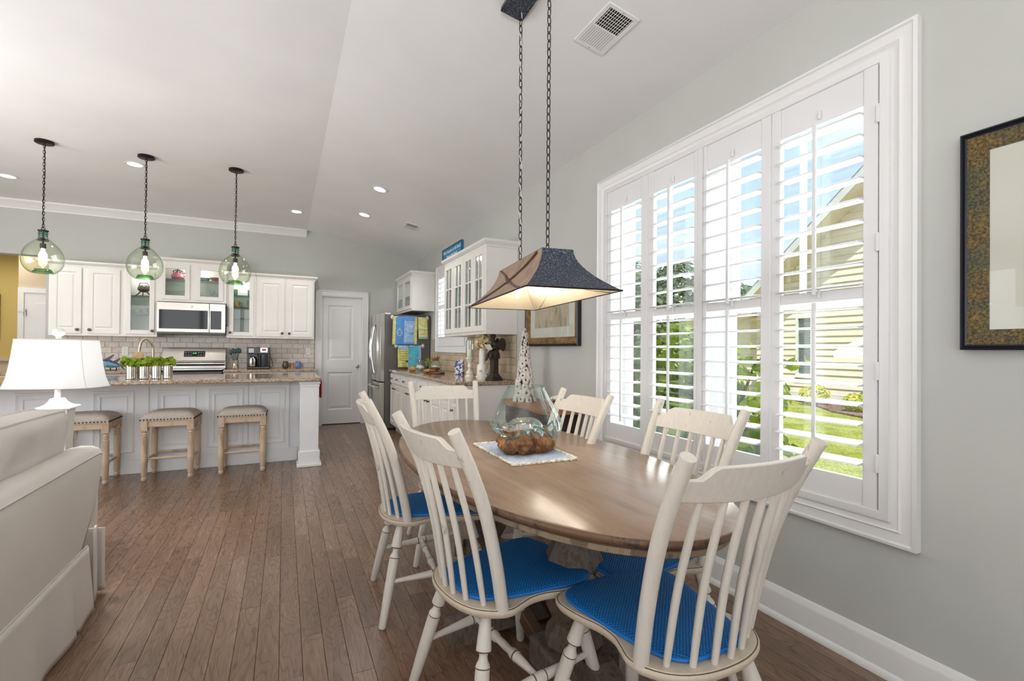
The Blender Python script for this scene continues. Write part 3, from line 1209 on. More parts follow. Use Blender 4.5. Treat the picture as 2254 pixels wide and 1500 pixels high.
def cab_door(root, x0, x1, z0, z1, y, glass=False, M_=None, mat='cab', knobpos=None, mull=None, arch=False):
    fr = .055 if x1 - x0 > .2 else .04
    if not glass:
        mb = door_slab(x0, x1, z0, z1, y - .02, .02, [(x0 + fr, x1 - fr, z0 + fr, z1 - fr)], w=.035, depth=.008, out=.007)
    else:
        mb = MB()
        for a in ((x0, x0 + fr, z0, z1), (x1 - fr, x1, z0, z1), (x0 + fr, x1 - fr, z0, z0 + fr), (x0 + fr, x1 - fr, z1 - fr, z1)):
            mb.box(a[0], a[1], y - .02, y, a[2], a[3])
        if mull:
            nx, nz = mull
            for i in range(1, nx):
                xx = x0 + fr + (x1 - x0 - 2 * fr) * i / nx
                mb.box(xx - .008, xx + .008, y - .018, y - .004, z0 + fr, z1 - fr)
            for j in range(1, nz):
                zz = z0 + fr + (z1 - z0 - 2 * fr) * j / nz
                mb.box(x0 + fr, x1 - fr, y - .018, y - .004, zz - .009, zz + .009)
    if M_ is not None:
        rotR(mb, M_)
    d = mb.build('door', mat, root, bevel=.003 if glass else 0, smooth=0)
    if glass:
        g = MB().box(x0 + fr - .005, x1 - fr + .005, y - .011, y - .008, z0 + fr - .005, z1 - fr + .005)
        if M_ is not None:
            rotR(g, M_)
        g.build('glass_pane', 'cabglass', d, smooth=0)
    if knobpos:
        p = Vector((knobpos[0], y - .02, knobpos[1]))
        dr = Vector((0, -1, 0))
        if M_ is not None:
            p = M_ @ p
            dr = M_.to_3x3() @ dr
        knob(d, p, dr)
    return d


def wall_cab(name, label, x0, x1, z0, z1, yf, yb, doors, M_=None, glass=False, crown=.07, ends=(0, 0), shelves=(), mull=None, group=None, shelfmat='shelfglass'):
    root = thing(name, label, 'cabinet', group=group)
    b = MB()
    th = .018
    if glass:
        b.box(x0, x0 + th, yf, yb, z0, z1).box(x1 - th, x1, yf, yb, z0, z1).box(x0 + th, x1 - th, yf, yb, z0, z0 + th + .015).box(x0 + th, x1 - th, yf, yb, z1 - th, z1)
        b.box(x0 + th, x1 - th, yb - .012, yb, z0 + th + .015, z1 - th)
        # face frame
        xs = [x0] + [q for d in doors for q in (d[0], d[1])] + [x1]
        for i in range(0, len(xs), 2):
            b.box(xs[i], xs[i + 1] + .012 if i < len(xs) - 2 else xs[i + 1], yf - .004, yf, z0, z1)
        for d in doors:
            b.box(d[0] + .0125, d[1], yf - .003, yf, z0, d[2] + .012).box(d[0] + .0125, d[1], yf - .003, yf, d[3] - .012, z1)
    else:
        b.box(x0, x1, yf, yb, z0, z1)
    if M_ is not None:
        rotR(b, M_)
    b.build('body', 'cab', root, smooth=0)
    if crown:
        c = MB()
        pr = [(0, 0), (.008, .006), (.008, .02), (.022, .034), (.036, .044), (.042, .052), (.042, crown)]
        rings = []
        el, er = ends
        for o_, dz in pr:
            rings.append([(x0 - o_ * el, yb, z1 + dz - .02), (x0 - o_ * el, yf - o_, z1 + dz - .02), (x1 + o_ * er, yf - o_, z1 + dz - .02), (x1 + o_ * er, yb, z1 + dz - .02)])
        vs = [q for r in rings for q in r]
        fs = []
        for k in range(len(rings) - 1):
            for i in range(4):
                fs.append((k * 4 + i, k * 4 + (i + 1) % 4, (k + 1) * 4 + (i + 1) % 4, (k + 1) * 4 + i))
        fs.append(tuple((len(rings) - 1) * 4 + i for i in range(4)))
        c.add(vs, fs)
        if M_ is not None:
            rotR(c, M_)
        c.build('crown', 'cab', root, smooth=40)
    for d in doors:
        cab_door(root, d[0], d[1], d[2], d[3], yf, glass, M_, 'cab', d[4] if len(d) > 4 else None, mull)
    for z in shelves:
        s_ = MB().box(x0 + th, x1 - th, yf + .04, yb - .012, z - .004, z + .004)
        if M_ is not None:
            rotR(s_, M_)
        s_.build('shelf', shelfmat, root, smooth=0)
    if glass:
        q = Vector(((x0 + x1) / 2, (yf + yb) / 2, z1 - .05))
        if M_ is not None:
            q = M_ @ q
        light('cabinet_fill_light', 'POINT', q, 1.6 if x1 - x0 < .5 else 3.0, (1, .97, .93), shadow_soft_size=.04)  # added fill with no fixture, brightens the cabinet interior
    return root


YF, YB = 7.77, 8.098
wall_cab('wall_cabinet', 'white two-door wall cabinet at the far left, left of the glass doors', -2.63, -1.90, 1.36, 2.245, YF, YB,
         [(-2.604, -2.313, 1.39, 2.215, (-2.345, 1.435)), (-2.255, -1.928, 1.39, 2.215, (-2.225, 1.435))], ends=(1, 0))
wall_cab('wall_cabinet', 'tall narrow glass-door wall cabinet left of the microwave', -1.898, -1.533, 1.36, 2.245, YF, YB,
         [(-1.868, -1.56, 1.39, 2.215, (-1.578, 1.435))], glass=True, shelves=(1.66, 1.90))
wall_cab('wall_cabinet', 'raised two-door glass wall cabinet above the microwave', -1.531, -.737, 1.835, 2.37, YF - .03, YB,
         [(-1.493, -1.165, 1.865, 2.335), (-1.10, -.775, 1.865, 2.335)], glass=True, ends=(1, 1), shelves=(2.145,))
wall_cab('wall_cabinet', 'tall narrow glass-door wall cabinet right of the microwave', -.735, -.372, 1.36, 2.245, YF, YB,
         [(-.705, -.40, 1.39, 2.215, (-.69, 1.435))], glass=True, shelves=(1.64, 1.80, 1.965))
wall_cab('wall_cabinet', 'white two-door wall cabinet beside the pantry door', -.370, .405, 1.36, 2.245, YF, YB,
         [(-.344, -.004, 1.39, 2.215, (-.03, 1.435)), (.043, .385, 1.39, 2.215, (.063, 1.435))], ends=(0, 1))


def lathe_obj(name, label, cat, loc, prof, mat, group=None, n=20, sx=1, sy=1, rz=0):
    o = MB().lathe(prof, (0, 0, 0), n, sx=sx, sy=sy).build(name, mat, None, loc=loc, rz=rz)
    return tag(o, label, cat, group)


MAT['pink'] = pm('pink_glaze', (214, 110, 130), .25, .12, 30)
MAT['teal'] = pm('teal_glass', (40, 130, 130), .15, .15, 12)
MAT['greencup'] = pm('green_glass', (62, 138, 96), .15, .15, 12)
MAT['mugtan'] = pm('tan_mug', (208, 166, 96), .35, .2, 30)
MAT['darkpot'] = pm('dark_glaze', (74, 56, 50), .25, .3, 30)
MAT['lavender'] = pm('lavender_dish', (142, 136, 160), .3, .15, 20)
MAT['terra'] = pm('red_brown_glaze', (150, 74, 48), .3, .2, 20)
MAT['mint'] = pm('mint_glaze', (140, 178, 160), .3, .1, 20)
MAT['platetan'] = pm('plate_rim', (196, 178, 140), .3, .2, 20)
# contents of the glass cabinets
y = 7.95
t = thing('teapot', 'pink teapot with a dark wire lid on the top shelf above the microwave', 'teapot', (-1.34, y, 2.149))
MB().lathe([(.03, 0), (.055, .01), (.078, .04), (.075, .07), (.05, .1), (.03, .108)], n=20).build('body', 'pink', t)
b = MB()
for k in range(7):
    a = 2 * PI * k / 7
    b.tube([(.05 * math.cos(a), .05 * math.sin(a), .1), (.06 * math.cos(a + .4), .06 * math.sin(a + .4), .125), (.015 * math.cos(a), .015 * math.sin(a), .145)], .005, 6)
b.tube([(0, 0, .11), (0, 0, .165)], .006, 6)
b.build('lid', 'bronze', t)
MB().tube([(.07, 0, .05), (.1, 0, .08), (.09, 0, .11), (.06, 0, .1)], .006, 6).build('handle', 'bronze', t)
for k in range(4):
    lathe_obj('plate', 'plate in the small stack behind the left glass door above the microwave', 'plate', (-1.34, y, 1.872 + k * .013),
              [(.03, 0), (.05, 0), (.09, .010), (.092, .013), (.05, .005), (.001, .004)], 'platetan', 'plates stacked above the microwave')
lathe_obj('bowl', 'wide red-brown bowl on the top shelf right above the microwave', 'bowl', (-.87, y, 2.149), [(.03, 0), (.06, .01), (.095, .06), (.09, .06), (.05, .015), (.001, .012)], 'terra')
lathe_obj('bowl', 'mint green bowl beside the red-brown one above the microwave', 'bowl', (-1.03, y + .02, 2.149), [(.025, 0), (.05, .01), (.075, .055), (.07, .055), (.04, .012), (.001, .01)], 'mint')
lathe_obj('platter', 'white platter lying at the bottom right above the microwave', 'platter', (-.95, y, 1.872), [(.04, 0), (.1, .006), (.13, .016), (.1, .012), (.001, .01)], 'white_ceramic')
t = thing('wine_glass', 'clear stemmed glass on the white platter above the microwave', 'glass', (-.93, y, 1.884))
MB().lathe([(.035, 0), (.006, .006), (.005, .07), (.02, .085), (.035, .12), (.03, .155)], n=16, cap=False).build('bowl', 'clearglass', t)
t = thing('teapot', 'dark teapot on splayed feet at the top of the left glass cabinet', 'teapot', (-1.72, y, 1.905))
MB().ball((0, 0, .105), .065, sx=1.1, sz=.8).build('body', 'darkpot', t)
b = MB()
for s_ in (-1, 1):
    b.tube([(s_ * .03, 0, .07), (s_ * .06, 0, .03), (s_ * .1, 0, 0)], [.01, .008, .005], 6)
b.tube([(0, -.03, .06), (0, -.05, 0)], .007, 6)
b.tube([(-.06, 0, .12), (-.04, 0, .18), (.04, 0, .18), (.07, 0, .12)], .006, 6)
b.build('handle', 'darkpot', t)
lathe_obj('bowl', 'small tan bowl at the left of the glass cabinet beside the microwave', 'bowl', (-1.79, y, 1.665), [(.02, 0), (.045, .01), (.055, .06), (.05, .06), (.035, .01), (.001, .008)], 'platetan')
lathe_obj('bowl', 'grey lavender bowl at the right of the left glass cabinet', 'bowl', (-1.62, y, 1.665), [(.02, 0), (.06, .03), (.065, .085), (.06, .085), (.05, .03), (.001, .012)], 'lavender')
lathe_obj('platter', 'white oval platter at the bottom of the left glass cabinet', 'platter', (-1.72, y, 1.394), [(.04, 0), (.09, .01), (.13, .035), (.09, .02), (.001, .012)], 'white_ceramic')
for k, x in enumerate((-.645, -.455)):
    lathe_obj('tumbler', ('green' if k == 0 else 'teal') + ' glass tumbler on the top shelf right of the microwave', 'tumbler', (x, y - .04, 1.97),
              [(.03, 0), (.034, .09), (.031, .09), (.027, .006), (.001, .006)], 'greencup' if k == 0 else 'teal')
t = thing('mug', 'tan mug on the middle shelf right of the microwave', 'mug', (-.625, y - .04, 1.805))
MB().lathe([(.035, 0), (.042, .02), (.042, .085), (.038, .085), (.036, .01), (.001, .01)], n=20).build('body', 'mugtan', t)
MB().tube([(.04, 0, .07), (.07, 0, .065), (.07, 0, .03), (.04, 0, .02)], .006, 8).build('handle', 'mugtan', t)
lathe_obj('vase', 'striped tall cup on the middle shelf right of the microwave', 'cup', (-.46, y - .04, 1.805), [(.022, 0), (.03, .03), (.034, .11), (.03, .11), (.001, .01)], pm('striped_cup', (150, 140, 116), .3, .35, 40, stretch=(4, 4, .2)))
lathe_obj('butter_dish', 'low silver dish at the bottom of the glass cabinet right of the microwave', 'dish', (-.58, y - .04, 1.394), [(.05, 0), (.08, .012), (.08, .02), (.05, .04), (.02, .055), (.001, .058)], 'chrome')
tag(MB().box(-.05, .05, -.03, .03, 0, .02).build('book', 'white_ceramic', None, loc=(-.49, y - .06, 1.394)), 'small white box at the bottom of the right glass cabinet', 'box')

# microwave
t = thing('microwave', 'stainless over-the-range microwave with dark window and side handle', 'microwave', (-1.135, 7.7, 1.41))
MB().box(-.393, .393, .022, .39, 0, .415).build('body', 'steel_side', t, smooth=0)
d = MB().box(-.393, .2, 0, .021, .015, .415)
dd = d.build('door', 'steel', t, bevel=.004)
MB().box(-.365, .185, -.003, 0, .06, .315).build('window', 'blackglass', dd, smooth=0)
MB().box(.203, .393, 0, .021, .015, .415).build('control_panel', 'steel', t, bevel=.004)
MB().box(.215, .345, -.003, 0, .06, .315).build('keypad', 'blackglass', t, smooth=0)
MB().rod((0.0, .001, .365), (0.0, -.003, .365), [(0, .014), (1, .014)], 20).build('badge', 'screw', t)
MB().tube([(.405, .05, .12), (.405, .0, .13), (.405, .0, .37), (.405, .05, .38)], .011, 8).build('handle', 'black', t)
MB().box(-.385, .385, .02, .38, -.012, 0).build('vent_grille', 'black', t, smooth=0)

# backsplash tiles, back wall


def tiles(root, u0, u1, z0, z1, place, tw=.152, thh=.0745, holes=(), seed=1):
    rgt = random.Random(seed)
    base = None
    row = 0
    z = z0
    while z < z1 - .01:
        h = min(thh, z1 - z)
        u = u0 - (tw / 2 if row % 2 else 0)
        while u < u1 - .004:
            a, c = max(u, u0), min(u + tw, u1)
            if c - a > .008:
                full = abs(c - a - tw) < 1e-6 and h == thh
                if full and base is not None:
                    o = base.copy()
                    col.objects.link(o)
                else:
                    w = c - a - .003
                    hh = h - .003
                    b_ = .004
                    vs = [(0, 0, 0), (w, 0, 0), (w, 0, hh), (0, 0, hh), (0, -.006, 0), (w, -.006, 0), (w, -.006, hh), (0, -.006, hh),
                          (b_, -.009, b_), (w - b_, -.009, b_), (w - b_, -.009, hh - b_), (b_, -.009, hh - b_)]
                    fs = [(8, 9, 10, 11)]
                    for k in range(4):
                        k2 = (k + 1) % 4
                        fs += [(k, k2, 4 + k2, 4 + k), (4 + k, 4 + k2, 8 + k2, 8 + k)]
                    o = MB().add(vs, fs).build('tile', 'tile', root, smooth=0)
                    if full:
                        base = o
                o.parent = root
                place(o, a + .0015, z + .0015)
            u += tw
        z += thh
        row += 1


def tile_mat(name, a, b_, c_):
    t = NT(name)
    oi = t.n('ShaderNodeObjectInfo')
    n1 = t.noise(t.coord(rnd=True), 18, 5, .6)
    c = t.ramp(oi.outputs['Random'], [(0, a), (.5, b_), (1, c_)])
    c = t.mix(.45, c, t.ramp(n1, [(.3, (216, 208, 198)), (.65, (255, 255, 255))]), 'MULTIPLY')
    t.set(color=c, rough=.42, spec=.4)
    t.bump(n1, .15, .003)
    return t.m


MAT['tile'] = tile_mat('travertine_tile', (214, 206, 199), (226, 218, 211), (232, 225, 215))
bs = structure('wall_backsplash', 'grey beige subway tile backsplash behind the range')
MB().box(-2.62, .43, 8.092, 8.1, .915, 1.42).build('grout', 'grout', bs, smooth=0)


def pl(o, a, z):
    o.location = (a, 8.092, z)


tiles(bs, -2.62, .43, .917, 1.4, pl)
MAT['tile2'] = tile_mat('travertine_tile_warm', (188, 168, 142), (198, 180, 156), (204, 186, 160))
bs2 = structure('wall_backsplash_right', 'beige tile backsplash under the window wall cabinets')
MB().box(2.052, 2.06, 4.19, 7.2, .915, 1.37).build('grout', 'grout', bs2, smooth=0)
MAT['tile'], keep = MAT['tile2'], MAT['tile']


def pr_(o, a, z):
    o.location = (2.052, 7.2 - a, z)
    o.rotation_euler = (0, 0, -PI / 2)


tiles(bs2, 0, 1.655, .917, 1.17, pr_, seed=4)


def pr2(o, a, z):
    o.location = (2.052, 5.545 - a, z)
    o.rotation_euler = (0, 0, -PI / 2)


tiles(bs2, 0, 1.35, .917, 1.37, pr2, seed=5)
MAT['tile'] = keep


def outlet(label, p, facing, kind='outlet'):
    M_ = face_m(p, facing)
    t = thing('wall_outlet' if kind == 'outlet' else 'light_switch', label, 'outlet' if kind == 'outlet' else 'switch')
    t.matrix_world = M_
    MB().box(-.036, .036, -.058, .058, 0, .006).build('plate', 'plastic', t, bevel=.003)
    if kind == 'outlet':
        for s_ in (-.02, .02):
            o = MB().box(-.015, .015, s_ - .014, s_ + .014, .006, .008).build('socket', 'plastic', t, bevel=.001)
            MB().box(-.007, -.005, s_ - .004, s_ + .006, .008, .0085).box(.005, .007, s_ - .004, s_ + .006, .008, .0085).build('slot', 'dark', o, smooth=0)
    else:
        MB().box(-.012, .012, -.03, .03, .006, .011).build('rocker', 'plastic', t, bevel=.002)
    return t


outlet('white outlet on the backsplash left of the range', (-1.945, 8.083, 1.165), '-Y')
outlet('white outlet behind the coffee maker', (-.245, 8.083, 1.17), '-Y')
outlet('white light switch on the backsplash near the pantry door', (.335, 8.083, 1.175), '-Y', 'switch')
outlet('white outlet low on the island behind the leftmost stool', (-1.76, 5.716, .42), '-Y')


# counters and base cabinets along the back wall
def counter(name, label, pts, z0=.88, z1=.918, **kw):
    o = MB().prism(pts, z0, z1).build(name, 'granite', None, smooth=0, bevel=.010, seg=3)
    return tag(o, label, 'countertop')


counter('granite_countertop', 'short granite countertop behind the island, left of the range', [(-3.0, 7.46), (-1.525, 7.46), (-1.525, 8.09), (-3.0, 8.09)])
counter('granite_countertop', 'granite countertop behind the island, right of the range up to the pantry door', [(-.745, 7.46), (.44, 7.46), (.44, 8.09), (-.745, 8.09)])
for (x0, x1, lb, ds) in ((-3.0, -1.53, 'white base cabinet behind the island, left of the range', 4), (-.74, .42, 'white base cabinet behind the island, beside the pantry door', 3)):
    root = thing('base_cabinet', lb, 'cabinet')
    MB().box(x0, x1, 7.5, 8.09, .1, .878).box(x0, x1, 7.57, 8.09, 0, .1).build('body', 'cab', root, smooth=0)
    w = (x1 - x0) / ds
    for k in range(ds):
        a, c = x0 + k * w + .02, x0 + (k + 1) * w - .02
        d = door_slab(a, c, .12, .68, 7.48, .02, [(a + .05, c - .05, .17, .63)]).build('door', 'cab', root, smooth=0)
        knob(d, (c - .03, 7.48, .63))
        d = MB().box(a, c, 7.48, 7.5, .71, .85).build('drawer', 'cab', root, bevel=.004)
        knob(d, ((a + c) / 2, 7.48, .78))

# range
t = thing('range', 'stainless electric range with a backguard display behind the island', 'range', (-1.137, 7.45, 0))
MB().box(-.38, .38, .03, .63, 0, .90).build('body', 'steel_side', t, smooth=0)
MB().box(-.38, .38, -.005, .56, .90, .922).build('cooktop', 'blackglass', t, bevel=.004)
bgm = MB().add([(-.38, .50, 1.03), (.38, .50, 1.03), (.38, .56, 1.215), (-.38, .56, 1.215), (-.38, .62, 1.03), (.38, .62, 1.03), (.38, .62, 1.215), (-.38, .62, 1.215)],
               [(0, 1, 2, 3), (5, 4, 7, 6), (3, 2, 6, 7), (0, 4, 5, 1), (1, 5, 6, 2), (0, 3, 7, 4)])
bgm.box(-.38, .38, .53, .62, .92, 1.03)
bgo = bgm.build('backguard', 'steel', t, bevel=.006)
Md = Matrix.Translation((0, .527, 1.128)) @ Matrix.Rotation(-math.atan2(.06, .185), 4, 'X')
dm = MB().box(-.125, .125, -.004, .002, -.038, .042)
dsp = dm.build('display', 'blackglass', bgo, smooth=0, M=Md)
MAT['led'] = emis('range_led', (120, 255, 150), 1.2)
text('12:08', .022, 'led', t, Matrix.Translation((0, .517, 1.14)) @ Matrix.Rotation(R(90), 4, 'X') @ Matrix.Rotation(-.3, 4, 'X'), 'clock_digits')
b = MB()
for k in range(6):
    b.box(-.11 + (k if k < 3 else k + 2) * .03, -.095 + (k if k < 3 else k + 2) * .03, -.006, -.004, -.02, -.014)
    b.box(-.11 + (k if k < 3 else k + 2) * .03, -.095 + (k if k < 3 else k + 2) * .03, -.006, -.004, .014, .02)
b.build('button', 'screw', t, smooth=0, M=Md)
MB().tube([(-.33, -.02, .83), (-.33, -.06, .83), (.33, -.06, .83), (.33, -.02, .83)], .013, 10).build('oven_handle', 'steel', t)
MB().box(-.37, .37, .0, .03, .2, .86).build('oven_door', 'steel', t, bevel=.005)
MB().tube([(-.37, .5, .99), (.37, .5, .99)], .028, 12).build('vent_roll', 'steel', t)

# utensil crock, coffee maker, mugs
t = thing('utensil_holder', 'glass vase holding dark green spoons beside the range', 'utensils', (-.63, 7.86, .92))
MB().lathe([(.04, 0), (.046, .02), (.036, .06), (.045, .12), (.042, .12), (.034, .06), (.04, .01), (.001, .01)], n=20).build('vase', pm('grey_mercury_glass', (170, 158, 140), .15, .3, 30, metal=.4), t)
MAT['spoon'] = pm('dark_green_silicone', (34, 66, 60), .4, .1, 20)
for k, (dx, dz) in enumerate(((-.055, .27), (-.03, .29), (0, .285), (.03, .3), (.05, .29))):
    b = MB().tube([(dx * .2, .01 * (k % 2), .01), (dx * .8, 0, dz - .07)], .006, 6)
    b.ball((dx, 0, dz - .035), .022, 12, 8, sy=.35, sz=1.7)
    b.build('spoon', 'spoon', t)
t = thing('coffee_maker', 'black two-sided coffee maker with a steel carafe on the back counter', 'coffee maker', (-.335, 7.84, .92))
b = MB().box(-.145, .145, -.1, .13, 0, .03).box(-.145, .145, .02, .13, .03, .3).box(-.145, .145, -.1, .13, .215, .31)
b.box(-.012, .0, -.09, .02, .03, .215)
b.build('body', 'black', t, bevel=.008)
MB().box(-.125, -.02, -.104, -.1, .225, .3).build('control_panel', 'blackglass', t, smooth=0)
b = MB()
for i in range(3):
    for j in range(3):
        b.box(-.12 + i * .022, -.102 + i * .022, -.107, -.104, .235 + j * .02, .25 + j * .02)
b.build('button', 'plastic', t, smooth=0)
MB().box(.025, .12, -.106, -.1, .235, .305).build('brew_panel', 'steel', t, bevel=.003)
MB().box(.045, .1, -.109, -.106, .255, .29).build('display', 'terra', t, smooth=0)
c = MB().lathe([(.05, .035), (.055, .06), (.055, .14), (.045, .165), (.03, .175)], (-.075, -.04, 0), 20).build('carafe', 'steel', t)
MB().tube([(-.07, -.1, .15), (-.07, -.115, .14), (-.07, -.115, .08), (-.07, -.1, .07)], .008, 8).build('carafe_handle', 'black', c)
MB().lathe([(.045, .03), (.05, .05), (.05, .2)], (.07, -.03, 0), 20).build('mug_bay', pm('dark_smoke', (50, 54, 60), .3, .05, 5), t)
o = MB().tube(smooth_path([(-.245, 8.07, 1.15), (-.235, 8.02, 1.14), (-.17, 7.98, 1.05), (-.15, 7.95, .96), (-.2, 7.95, .926), (-.24, 7.97, .926)], 5), .0045, 6).build('power_cord', 'black')
tag(o, 'black cord running from the outlet to the coffee maker', 'cord')
for (x, mt, lb) in ((.02, 'darkpot', 'brown and white round mug on the back counter near the pantry door'), (.19, 'bluemug', 'blue mottled mug rightmost on the back counter')):
    if mt == 'bluemug':
        MAT['bluemug'] = pm('blue_mottled_glaze', (96, 116, 160), .25, .4, 50)
    t = thing('mug', lb, 'mug', (x, 7.85, .92))
    MB().lathe([(.03, 0), (.043, .02), (.045, .05), (.034, .085), (.037, .105), (.033, .105), (.03, .085), (.038, .02), (.001, .012)], n=20).build('body', mt, t)
    MB().tube([(.042, .0, .07), (.062, -.01, .065), (.06, -.01, .03), (.04, 0, .025)], .006, 8).build('handle', mt, t)
tag(MB().lathe([(.03, 0), (.032, .08), (.028, .08), (.026, .005), (.001, .005)], n=18).build('amber_glass', pm('amber_glass', (206, 160, 104), .2, .1, 20), None, loc=(.105, 7.92, .92)), 'small amber candle glass between the two mugs', 'candle')

# fish figure on the back counter
MAT['fishblue'] = pm('fish_blue', (92, 148, 170), .3, .25, 25)
MAT['fishdark'] = pm('fish_purple', (62, 48, 74), .3, .2, 25)
t = thing('fish_figurine', 'purple and blue tuna figurine on a stand behind the lamp', 'figurine', (-2.0, 7.62, .92))
M_ = Matrix.Translation((0, 0, .085)) @ Matrix.Rotation(R(14), 4, 'Y')
b = MB()
prof = [(-.15, .004), (-.12, .02), (-.06, .042), (0, .048), (.06, .036), (.11, .016), (.135, .006)]
b.lathe([(r_, z_) for z_, r_ in prof], n=16, M=M_ @ Matrix.Rotation(PI / 2, 4, 'Y'), sy=.5)
b.build('body', 'fishblue', t)
b = MB()
b.lathe([(r_ * 1.03, z_) for z_, r_ in prof], n=16, M=M_ @ Matrix.Translation((0, 0, .006)) @ Matrix.Rotation(PI / 2, 4, 'Y'), sx=.9, sy=.45)
for (x, h_, l_) in ((-.04, .1, .06), (.05, .07, .045)):
    b.add([M_ @ Vector(q) for q in ((x - .03, -.004, .03), (x + .03, -.004, .03), (x + l_, 0, .03 + h_), (x + l_ + .01, 0, .03 + h_ - .01), (x - .03, .004, .03), (x + .03, .004, .03))],
          [(0, 1, 3, 2), (4, 2, 3, 5), (0, 2, 4), (1, 5, 3)])
b.add([M_ @ Vector(q) for q in ((.12, 0, 0), (.19, -.004, .05), (.15, 0, 0), (.19, .004, -.05))], [(0, 1, 2), (0, 2, 3)])
b.build('fin', 'fishdark', t)
b = MB()
for x in (-.1, -.04, .02, .08):
    b.tube([(x, 0, 0), (x, 0, .06)], .006, 6)
b.box(-.11, .09, -.02, .02, 0, .008)
b.build('stand', 'bronze', t)

# ------------------------------------------------------------------ island
isl = thing('island_cabinet', 'pale grey panelled kitchen island with a square end column', 'island')
MB().box(-3.6, .06, 5.72, 6.28, .0, .878).box(.06, .30, 5.74, 6.28, 0, .878).box(-3.6, .06, 5.718, 5.72, .0, .1).build('body', 'island', isl, smooth=0)
for (x0, x1) in ((-3.42, -3.1), (-2.98, -2.66), (-2.16, -1.86), (-1.62, -1.3), (-1.13, -.80), (-.70, -.38), (-.29, .015)):
    b = MB()
    rings = []
    for ins, pr in ((0, 0), (.004, .008), (.014, .010), (.024, .004), (.05, .004), (.054, .009), (.062, .009), (.066, 0)):
        z0, z1, y_ = .2, .80, 5.7195
        rings.append([(x0 + ins, y_ - pr, z0 + ins), (x1 - ins, y_ - pr, z0 + ins), (x1 - ins, y_ - pr, z1 - ins), (x0 + ins, y_ - pr, z1 - ins)])
    vs = [q for r in rings for q in r]
    fs = []
    for k in range(len(rings) - 1):
        for i in range(4):
            fs.append((k * 4 + i, k * 4 + (i + 1) % 4, (k + 1) * 4 + (i + 1) % 4, (k + 1) * 4 + i))
    b.add(vs, fs)
    b.build('panel_molding', 'island', isl, smooth=40)
for x in (-2.42, -1.185, -.335, .055):
    MB().box(x - .003, x + .003, 5.716, 5.72, .15, .84).build('stile', pm('panel_seam', (190, 192, 192), .6, .01, 3), isl, smooth=0)
b = MB().box(-3.6, .14, 5.70, 5.72, 0, .13).box(-3.6, .14, 5.706, 5.72, .13, .142)
b.build('baseboard', 'island', isl, bevel=.003)
b = MB().box(.152, .332, 5.34, 5.52, .14, .87)
b.box(.140, .344, 5.328, 5.532, .85, .878).box(.147, .337, 5.335, 5.525, .82, .85)
b.prism([(.14, 5.33), (.344, 5.33), (.344, 5.53), (.14, 5.53)], .03, .16)
b.box(.125, .36, 5.312, 5.548, 0, .03)
b.build('column', 'island', isl, bevel=.005)
MB().box(.2, .33, 5.52, 5.74, .0, .878).build('side_panel', 'island', isl, smooth=0)
counter('island_countertop', 'long polished granite island countertop', [(-3.75, 5.28), (.335, 5.28), (.348, 5.295), (.348, 6.31), (.335, 6.325), (-3.75, 6.325)])
# red towel at the island end
t = tag(MB().grid(lambda u, v: (.375 + .008 * math.sin(u * 9), 5.86 + .07 * u, .845 - .19 * v + .01 * u), 6, 8).build('hand_towel', pm('red_towel', (150, 22, 30), .9, .1, 30), None), 'narrow red towel hanging at the right end of the island', 'towel')
sd = t.modifiers.new('thick', 'SOLIDIFY')
sd.thickness = .01
hk = MB().box(.345, .372, 5.88, 5.9, .845, .86).build('towel_hook', 'nickel')
tag(hk, 'small hook at the island end holding the red towel', 'hook')

# faucet
t = thing('faucet', 'brushed gooseneck faucet behind the herb cans on the island', 'faucet', (-1.21, 5.98, .918))
MB().lathe([(.028, 0), (.026, .012), (.018, .02), (.016, .08)], n=18).build('base', 'nickel', t)
MB().tube(smooth_path([(0, 0, .03), (0, 0, .27), (-.012, -.01, .34), (-.05, -.02, .385), (-.09, -.03, .36), (-.105, -.035, .29), (-.108, -.036, .25)], 6), .0125, 12).build('neck', 'nickel', t)
MB().rod((-.108, -.036, .26), (-.112, -.037, .17), [(0, .013), (.2, .018), (.9, .019), (1, .015)], 14).build('spray_head', 'chrome', t)
MB().tube([(.02, 0, .06), (.05, -.01, .09), (.055, -.01, .15)], [.008, .007, .005], 8).build('handle', 'nickel', t)

# herb cans
rg = random.Random(12)
MAT['soil'] = pm('potting_soil', (60, 44, 34), .95, .2, 40)
MAT['can'] = pm('polished_can', (214, 212, 206), .12, .06, 20, metal=1)
for k, x in enumerate((-1.29, -1.195, -1.10, -1.01)):
    lb = ('leftmost', 'second from the left', 'third from the left', 'rightmost')[k] + ' silver can of leafy herbs on the island'
    t = thing('potted_herb', lb, 'plant', (x, 5.55 + .008 * k, .9185), group='silver herb cans on the island')
    MB().lathe([(.040, 0), (.041, .004), (.038, .008), (.0385, .06), (.039, .118), (.042, .122), (.041, .128), (.037, .127), (.036, .11), (.001, .11)], n=24).build('can', 'can', t)
    MB().lathe([(.0365, .112), (.03, .118), (.001, .12)], n=16).build('soil', 'soil', t)
    rr_ = .075 if k < 2 else .052
    fo = foliage(rg, [((0, 0, .160), (rr_, rr_, .035)), ((rr_ * (-.6 if k == 0 else .5), -.01, .175), (rr_ * .6, .03, .035))], 90 if k < 2 else 55, .062).build('foliage', 'leaf2', t, smooth=0)
    fo['kind'] = 'stuff'
    b = MB()
    for j in range(6):
        a = j * 1.05
        b.tube([(.01 * math.cos(a), .01 * math.sin(a), .115), (.035 * math.cos(a), .035 * math.sin(a), .17)], .0025, 5)
    b.build('stem', 'leaf2', t)
t = thing('wooden_paddle', 'round-headed wooden paddle standing among the herb cans', 'utensil', (-1.245, 5.62, .9185))
MB().rod((0, .0, .0), (0, .012, .0), [(0, .0), (1, .0)], 3)
